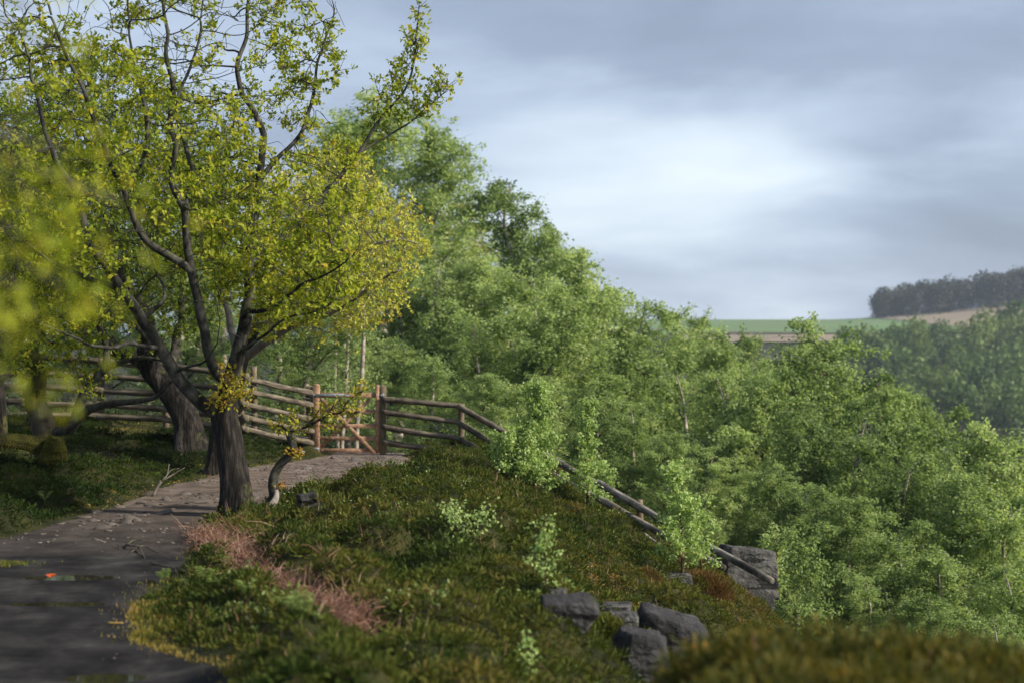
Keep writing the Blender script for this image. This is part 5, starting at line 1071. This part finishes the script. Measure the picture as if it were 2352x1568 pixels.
FERNS = [(505, 1315, 11.0, 'young fern at the upper end of the dead bracken'), (540, 1330, 10.8, 'bright young fern in the middle of the upper bracken'), (560, 1350, 10.4, 'young fern just below the bright one'), (552, 1385, 10.0, 'young fern above the mossy corner'), (450, 1440, 9.2, 'curled young fern on the mossy corner by the path'), (500, 1430, 9.3, 'double young fern beside the mossy corner'), (525, 1440, 9.2, 'small fern right of the double one'),
    (600, 1460, 9.1, 'young fern between heather and dead bracken'), (665, 1425, 9.5, 'young fern at the heather side of the bracken'), (690, 1490, 8.9, 'young fern halfway along the lower bracken'), (715, 1505, 8.8, 'young fern near the lower bracken end'), (735, 1515, 8.75, 'thin fern at the lower bracken end'), (780, 1525, 8.7, 'last young fern at the end of the bracken'), (400, 1425, 9.4, 'small fern at the edge of the path'),
    (75, 1140, 14.2, 'fern beside the mossy oak foot'), (235, 1120, 15.3, 'light fern on the bank right of the mossy oak'), (380, 1165, 14.4, 'fern among the heather of the bank'), (110, 1230, 12.6, 'lone fern in the dark heather of the bank')]
for k, (x, yb, Yd, lb) in enumerate(FERNS):
    a = hit(x, yb); o = link('fern', fm[k % 4]); zz = float(ground_z(np.array([a[0]]), np.array([a[1]]))[0]); o.location = (a[0], a[1], zz - .01); s = .70 + .35 * (k % 3) / 2; o.scale = (s, s, s); o.rotation_euler = (0, 0, k * 1.9); tag(o, lb, 'fern', 'young ferns beside the path')
# bilberry: brighter green leafy patches through the heather, and dry grass
n = 30000; x, y = scatter(n, -2.6, 3.4, 6.0, 21); ok = (vnoise(x * 2.1, y * 1.6, 301) > .80) & (heather_mask(x, y) > .8) & (np.abs(x) < y * .375 + .3) & (x < np.interp(y, [0, 6, 10, 14, 17, 22], [1.9, 2.1, 2.4, 3.0, 3.6, 4.2])); x, y = x[ok], y[ok]; n = len(x); zz = ground_z(x, y) + rh.uniform(.02, .10, n); L_ = rh.uniform(.02, .036, n)
g = Geo(); leaves(g, np.stack([x, y, zz], -1), rand_unit(n, rh) + [0, 0, .4], unit(rand_unit(n, rh) + [0, 0, .9]), L_, L_ * .8, 'birch', np.clip(rh.normal(.28, .14, n), 0, 1)); tag(link('bilberry', g.mesh('bilberry'), M['birch_leaf']), 'low bright green bilberry patches among the heather', kind='stuff')
n = 9000; x, y = scatter(n, -2.6, 3.2, 6.0, 21); ok = (vnoise(x * 1.3, y * 1.1, 401) > .5) & (heather_mask(x, y) > .5) & (x < np.interp(y, [0, 6, 10, 14, 17, 22], [1.9, 2.1, 2.4, 3.0, 3.6, 4.2])); x, y = x[ok], y[ok]; n = len(x); L_ = rh.uniform(.07, .17, n); g = Geo()
leaves(g, np.stack([x, y, ground_z(x, y) - .01], -1), unit(rh.normal(scale=.35, size=(n, 3)) + [0, 0, 1]), rand_unit(n, rh), L_, .005, 'blade', rh.random(n)); tag(link('dry_grass', g.mesh('dry_grass'), M['bracken']), 'thin dry stems standing up through the heather', kind='stuff')
# big single heather bushes
def heather_bush(x0, y0, x1, y1, label, tb, n, Yd=None):
    if Yd is None: Yd = hit((x0 + x1) / 2, y1)[1]
    a = PT(x0, y1, Yd); b = PT(x1, y0, Yd); w = (b[0] - a[0]) / 2; cx = (a[0] + b[0]) / 2; Yc_ = Yd + w * .6; z0 = float(h_base(np.array([cx]), np.array([Yc_]))[0]) - .05; h = b[2] - z0; root = empty('heather_bush', (cx, Yc_, z0), label, 'bush', 'tall heather bushes by the boulders')
    lob = np.stack([rh.uniform(-.55, .55, 14) * w, rh.uniform(-.5, .5, 14) * w, rh.uniform(.35, .72, 14) * h], -1); i = rh.integers(0, 14, n); d_ = rand_unit(n, rh); d_[:, 2] = d_[:, 2] * .8 + .2; rr = rh.uniform(.75, 1.05, n)[:, None]
    c = lob[i] + unit(d_) * rr * [w * .46, w * .46, h * .30]; ax = unit(d_ + [0, 0, .55] + rh.normal(scale=.35, size=(n, 3))); L_ = rh.uniform(.03, .06, n); g = Geo(); leaves(g, c, ax, rand_unit(n, rh), L_, L_ * .26, 'sprig', np.clip(tb + rh.normal(scale=.10, size=n) + .08 * rh.normal(size=14)[i], 0, 1)); link('foliage', g.mesh('foliage'), M['heather'], root)
    g = Geo()
    for k in range(40):
        e = lob[k % 14] * rh.uniform(.7, 1.1); u = np.linspace(0, 1, 5)[:, None]; tube(g, np.array([e[0] * .2, e[1] * .2, 0]) * (1 - u) + e * u + rh.normal(scale=.012, size=(5, 3)) * u, np.linspace(.008, .003, 5), 4)
    link('stems', g.mesh('stems'), M['twig_bark'], root)
heather_bush(1622, 1400, 1805, 1545, 'tall purple-brown heather bush between the boulders and the rock outcrop', .98, 15000, 14.0)
heather_bush(1500, 1395, 1625, 1490, 'brown-green heather bush left of the purple-brown one', .72, 9000, 12.6)
heather_bush(1375, 1515, 1520, 1660, 'rounded olive heather bush in front of the flat ledges', .50, 12000, 8.6)
# leaf litter hollow by the ledges
lc = hit(1480, 1452); n = 3000; x = lc[0] + rh.normal(size=n) * .13; y = lc[1] + rh.normal(size=n) * .45; z = ground_z(x, y) + .005; L_ = rh.uniform(.015, .035, n); g = Geo(); leaves(g, np.stack([x, y, z], -1), unit(rh.normal(size=(n, 3)) * [1, 1, .35]), unit(rh.normal(size=(n, 3)) * .4 + [0, 0, 1]), L_, L_ * .8, 'birch', rh.random(n))
tag(link('leaf_litter', g.mesh('leaf_litter'), M['litter']), 'patch of orange and yellow fallen leaves above the flat ledge', kind='stuff')
n = 5000; x, y = scatter(n, -8, -3.2, 13, 22); z = ground_z(x, y) + .01; ok = (heather_mask(x, y) < .5) & (path_in(x, y) < .05); x, y, z = x[ok], y[ok], z[ok]; n = len(x); L_ = rh.uniform(.02, .04, n); g = Geo(); leaves(g, np.stack([x, y, z], -1), unit(rh.normal(size=(n, 3)) * [1, 1, .35]), unit(rh.normal(size=(n, 3)) * .4 + [0, 0, 1]), L_, L_ * .6, 'birch', rh.random(n) * .7)
tag(link('leaf_litter', g.mesh('leaf_litter'), M['litter']), 'brown fallen leaves between the oaks on the bank', kind='stuff')
# woodland undergrowth behind the fence
n = 110000; x = rh.uniform(-9, 16, n); y = 22.3 + rh.random(n) ** 1.4 * 22; z = h_base(x, y); lump = dome(x, y, 1.1, 71); ok = (path_in(x, y) < -.1) & (x < 3 + (y - 18) * .6) ; x, y, z, lump = x[ok], y[ok], z[ok], lump[ok]; n = len(x)
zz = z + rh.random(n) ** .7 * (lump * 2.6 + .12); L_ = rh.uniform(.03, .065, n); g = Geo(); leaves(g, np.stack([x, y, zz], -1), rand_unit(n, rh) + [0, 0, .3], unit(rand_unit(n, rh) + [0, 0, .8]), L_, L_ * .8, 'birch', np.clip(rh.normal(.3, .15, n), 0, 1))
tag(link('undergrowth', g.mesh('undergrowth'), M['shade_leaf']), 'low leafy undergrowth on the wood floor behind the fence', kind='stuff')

# gorse bush close to the camera, lower right
root = empty('gorse_bush', (1.15, 4.3, on_ground(1.15, 4.3) - .1), 'blurred olive gorse bush filling the lower right foreground', 'bush'); off = np.array([1.15, 4.3, on_ground(1.15, 4.3) - .1])
mx_ = []
for (x, yt, Yd, w, h) in ((1640, 1475, 4.4, .20, .75), (1750, 1440, 4.3, .24, .9), (1900, 1425, 4.4, .26, 1.0), (2050, 1440, 4.2, .24, .9), (2200, 1455, 4.1, .24, .9), (2340, 1490, 4.1, .22, .8), (1800, 1500, 3.9, .24, .8), (2000, 1510, 3.8, .24, .8), (2200, 1530, 3.7, .24, .8), (1700, 1560, 3.8, .2, .7)):
    c = P(x, yt - 35, Yd); mx_.append((c[0], c[1], c[2], w, h))
g = Geo(); gs = Geo()
for (cx, cyy, cz, w, h) in mx_:
    n = 4200; d_ = rand_unit(n, rh); d_[:, 2] = np.abs(d_[:, 2]) * 1.0 - .25; rr = rh.random(n) ** .35; c = np.array([cx, cyy, cz - w * 1.0]) + d_ * rr[:, None] * [w, w, w * 1.0] + rh.normal(scale=.015, size=(n, 3)); low = rh.random(n) < .3; c[low, 2] -= rh.random(low.sum()) * (h - w)
    L_ = rh.uniform(.02, .045, n); leaves(g, c - off, unit(d_ + rh.normal(scale=.35, size=(n, 3)) + [0, 0, .4]), rand_unit(n, rh), L_, L_ * .28, 'sprig', np.clip(.5 + .3 * (rr - .8) + rh.normal(scale=.15, size=n), 0, 1))
    for k in range(10):
        e = np.array([cx, cyy, cz - w]) + rand_unit(1, rh)[0] * w * .7; b = np.array([cx + rh.normal() * .08, cyy + rh.normal() * .08, off[2]]); u = np.linspace(0, 1, 6)[:, None]; tube(gs, b * (1 - u) + e * u + rh.normal(scale=.02, size=(6, 3)) * u - off, np.linspace(.012, .004, 6), 5)
link('stems', gs.mesh('stems'), M['twig_bark'], root); link('foliage', g.mesh('foliage'), M['gorse'], root)

# oak just outside the left of the picture, close to the camera: its twigs hang into view, far out of focus
bn = np.array([-2.3, 1.6, on_ground(-2.3, 1.6) - .05]); root = empty('near_oak', bn, 'oak beside the camera whose blurred yellow sprays hang in at the left edge', 'tree')
g = Geo(); bumpy_trunk(g, np.array([bn, bn + [.05, 0, .8], bn + [-.02, .1, 1.7], bn + [.1, .1, 2.9]]) - bn, [.16, .13, .12, .09], seed=8, amp=.12); link('trunk', g.mesh('trunk', True), M['bark'], root)
g = Geo(); gl = Geo()
sprays = [(20, 440, 2.0, 120), (110, 470, 2.1, 110), (40, 540, 2.0, 130), (150, 350, 2.1, 25), (60, 290, 2.0, 35), (150, 660, 2.15, 90), (60, 660, 2.0, 130), (20, 800, 1.9, 90), (40, 900, 2.0, 20), (-40, 600, 1.9, 110), (290, 470, 2.3, 10), (80, 20, 2.0, 50), (-20, 730, 2.0, 90), (130, 120, 2.1, 14), (10, 180, 2.0, 25)]
for (x, y, Yd, n) in sprays:
    e = P(x, y, Yd); s = bn + [0, .1, rh.uniform(1.3, 2.6)]; u = np.linspace(0, 1, 8)[:, None]; p = s * (1 - u) + e * u + np.array([0, 0, .25]) * np.sin(u * math.pi); tube(g, p - bn, np.linspace(.016, .003, 8), 5)
    n = max(5, int(n * .22)); c = e + rh.normal(size=(n, 3)) * [.05, .12, .045]; L_ = rh.uniform(.018, .034, n); leaves(gl, c - bn, rand_unit(n, rh), unit(rand_unit(n, rh) + [.3, -.3, .8]), L_, L_ * .7, 'oak', np.clip(rh.normal(.50, .16, n), 0, 1))
link('branches', g.mesh('branches'), M['branch_bark'], root); link('crown', gl.mesh('crown'), M['oak_leaf'], root)

# ------------------------------------------------------------------ small things
def on_path(x, y): return float(path_z(np.array([x]), np.array([y]))[0])
# red leaf in the puddle
me = Geo(); n = 7; ang = np.linspace(-1.9, 1.9, n); px0, py0 = -3.13, 9.66; zl = float(h_base(np.array([px0]), np.array([py0]))[0]) - .006
leaves(me, np.zeros((n, 3)) + [0, 0, .006], np.stack([np.sin(ang), .4 * np.cos(ang), .35 + .25 * np.abs(np.sin(ang))], -1), np.tile([0, -.5, 1.], (n, 1)), .040, .034, 'oak', np.linspace(.0, .7, n))
tube(me, [(0, 0, .006), (.01, -.03, .012), (.015, -.05, .02)], .0018, 4, tint=.2); o = link('fallen_leaf', me.mesh('fallen_leaf'), M['red_leaf']); o.location = (px0, py0, zl); tag(o, 'bright red curled leaf floating in the puddle', 'leaf')
def twig(name, pls, rads, label, cat, mt):
    pls = [np.array(p, float) for p in pls]; off = pls[0][0]; g = Geo()
    for p, r_ in zip(pls, rads): tube(g, *smooth_chain(p - off, np.linspace(r_[0], r_[1], len(p)), 3), sides=7)
    o = link(name, g.mesh(name, True), mt); o.location = Vector(off); tag(o, label, cat, None); return o
def pp(x, y, lift=.012):       # a point of the path seen at picture point (T)
    Yd = EYE * 3472 / (y - 833); X_ = (x - 1250) / 3472 * Yd; return np.array([X_, Yd, on_path(X_, Yd) + lift])
r4_ = lambda x, y, l=.012: pp(x / 2.541, 1050 + y / 2.541, l)
twig('exposed_root', [[r4_(785, 725), r4_(800, 745, .03), r4_(850, 750, .03), r4_(900, 742, .02), r4_(940, 755), r4_(985, 772, .0)], [r4_(790, 725), r4_(830, 705, .03), r4_(900, 703, .02)], [r4_(860, 750, .02), r4_(830, 768, .02), r4_(790, 785, 0)], [r4_(865, 752, .03), r4_(875, 775, .02), r4_(900, 800, 0)], [r4_(735, 735, .02), r4_(740, 748, .0)]],
     [(.009, .004), (.008, .003), (.007, .003), (.008, .003), (.005, .003)], 'grey forked tree root lying bare across the dark path', 'root', M['branch_bark'])
twig('fallen_twig', [[r4_(945, 845), r4_(1000, 855), r4_(1085, 868)]], [(.009, .004)], 'thin dark stick on the path below the forked root', 'twig', M['branch_bark'])
twig('fallen_twig', [[r4_(670, 1220), r4_(710, 1221), r4_(765, 1219)]], [(.006, .004)], 'short pale orange twig on the near path', 'twig', M['litter'])
twig('fallen_twig', [[r4_(240, 945), r4_(310, 946)]], [(.006, .004)], 'tiny dark twig between the two upper puddles', 'twig', M['branch_bark'])
q0 = PT(374, 1188, 14.6); q0[2] = float(ground_z(np.array([q0[0]]), np.array([q0[1]]))[0]) + .02
twig('fallen_branch', [[q0, q0 + [.03, .02, .08], q0 + [.07, .05, .14]], [q0 + [.07, .05, .14], q0 + [.12, .1, .2], q0 + [.14, .1, .32]], [q0 + [.07, .05, .14], q0 + [.2, .1, .22], q0 + [.3, .1, .28]], [q0 + [.1, .1, .18], q0 + [.16, .1, .26], q0 + [.24, .12, .27]]], [(.018, .014), (.01, .004), (.01, .004), (.007, .003)], 'broken pale branch sticking out of the bank heather', 'branch', M['bare_wood'])

# ------------------------------------------------------------------ haze
def add_haze(dens=.0003):
    bm = bmesh.new(); bmesh.ops.create_cube(bm, size=1.0); me = bpy.data.meshes.new('haze'); bm.to_mesh(me); bm.free()
    x0, x1, y0, y1, z0, z1 = -505, 570, -66, 1110, -28, 50
    o = link('haze', me); o.location = ((x0 + x1) / 2, (y0 + y1) / 2, (z0 + z1) / 2); o.scale = (x1 - x0, y1 - y0, z1 - z0)
    m, nt, out = mat_nodes('haze_air'); v = nt.nodes.new('ShaderNodeVolumePrincipled'); v.inputs['Density'].default_value = dens; v.inputs['Color'].default_value = (.72, .83, 1.0, 1); v.inputs['Anisotropy'].default_value = .2
    nt.links.new(v.outputs[0], out.inputs['Volume']); me.materials.append(m); tag(o, 'thin blue haze over the valley', kind='stuff')
add_haze()
tot = sum(len(m_.polygons) for m_ in bpy.data.meshes); print('polys', tot)
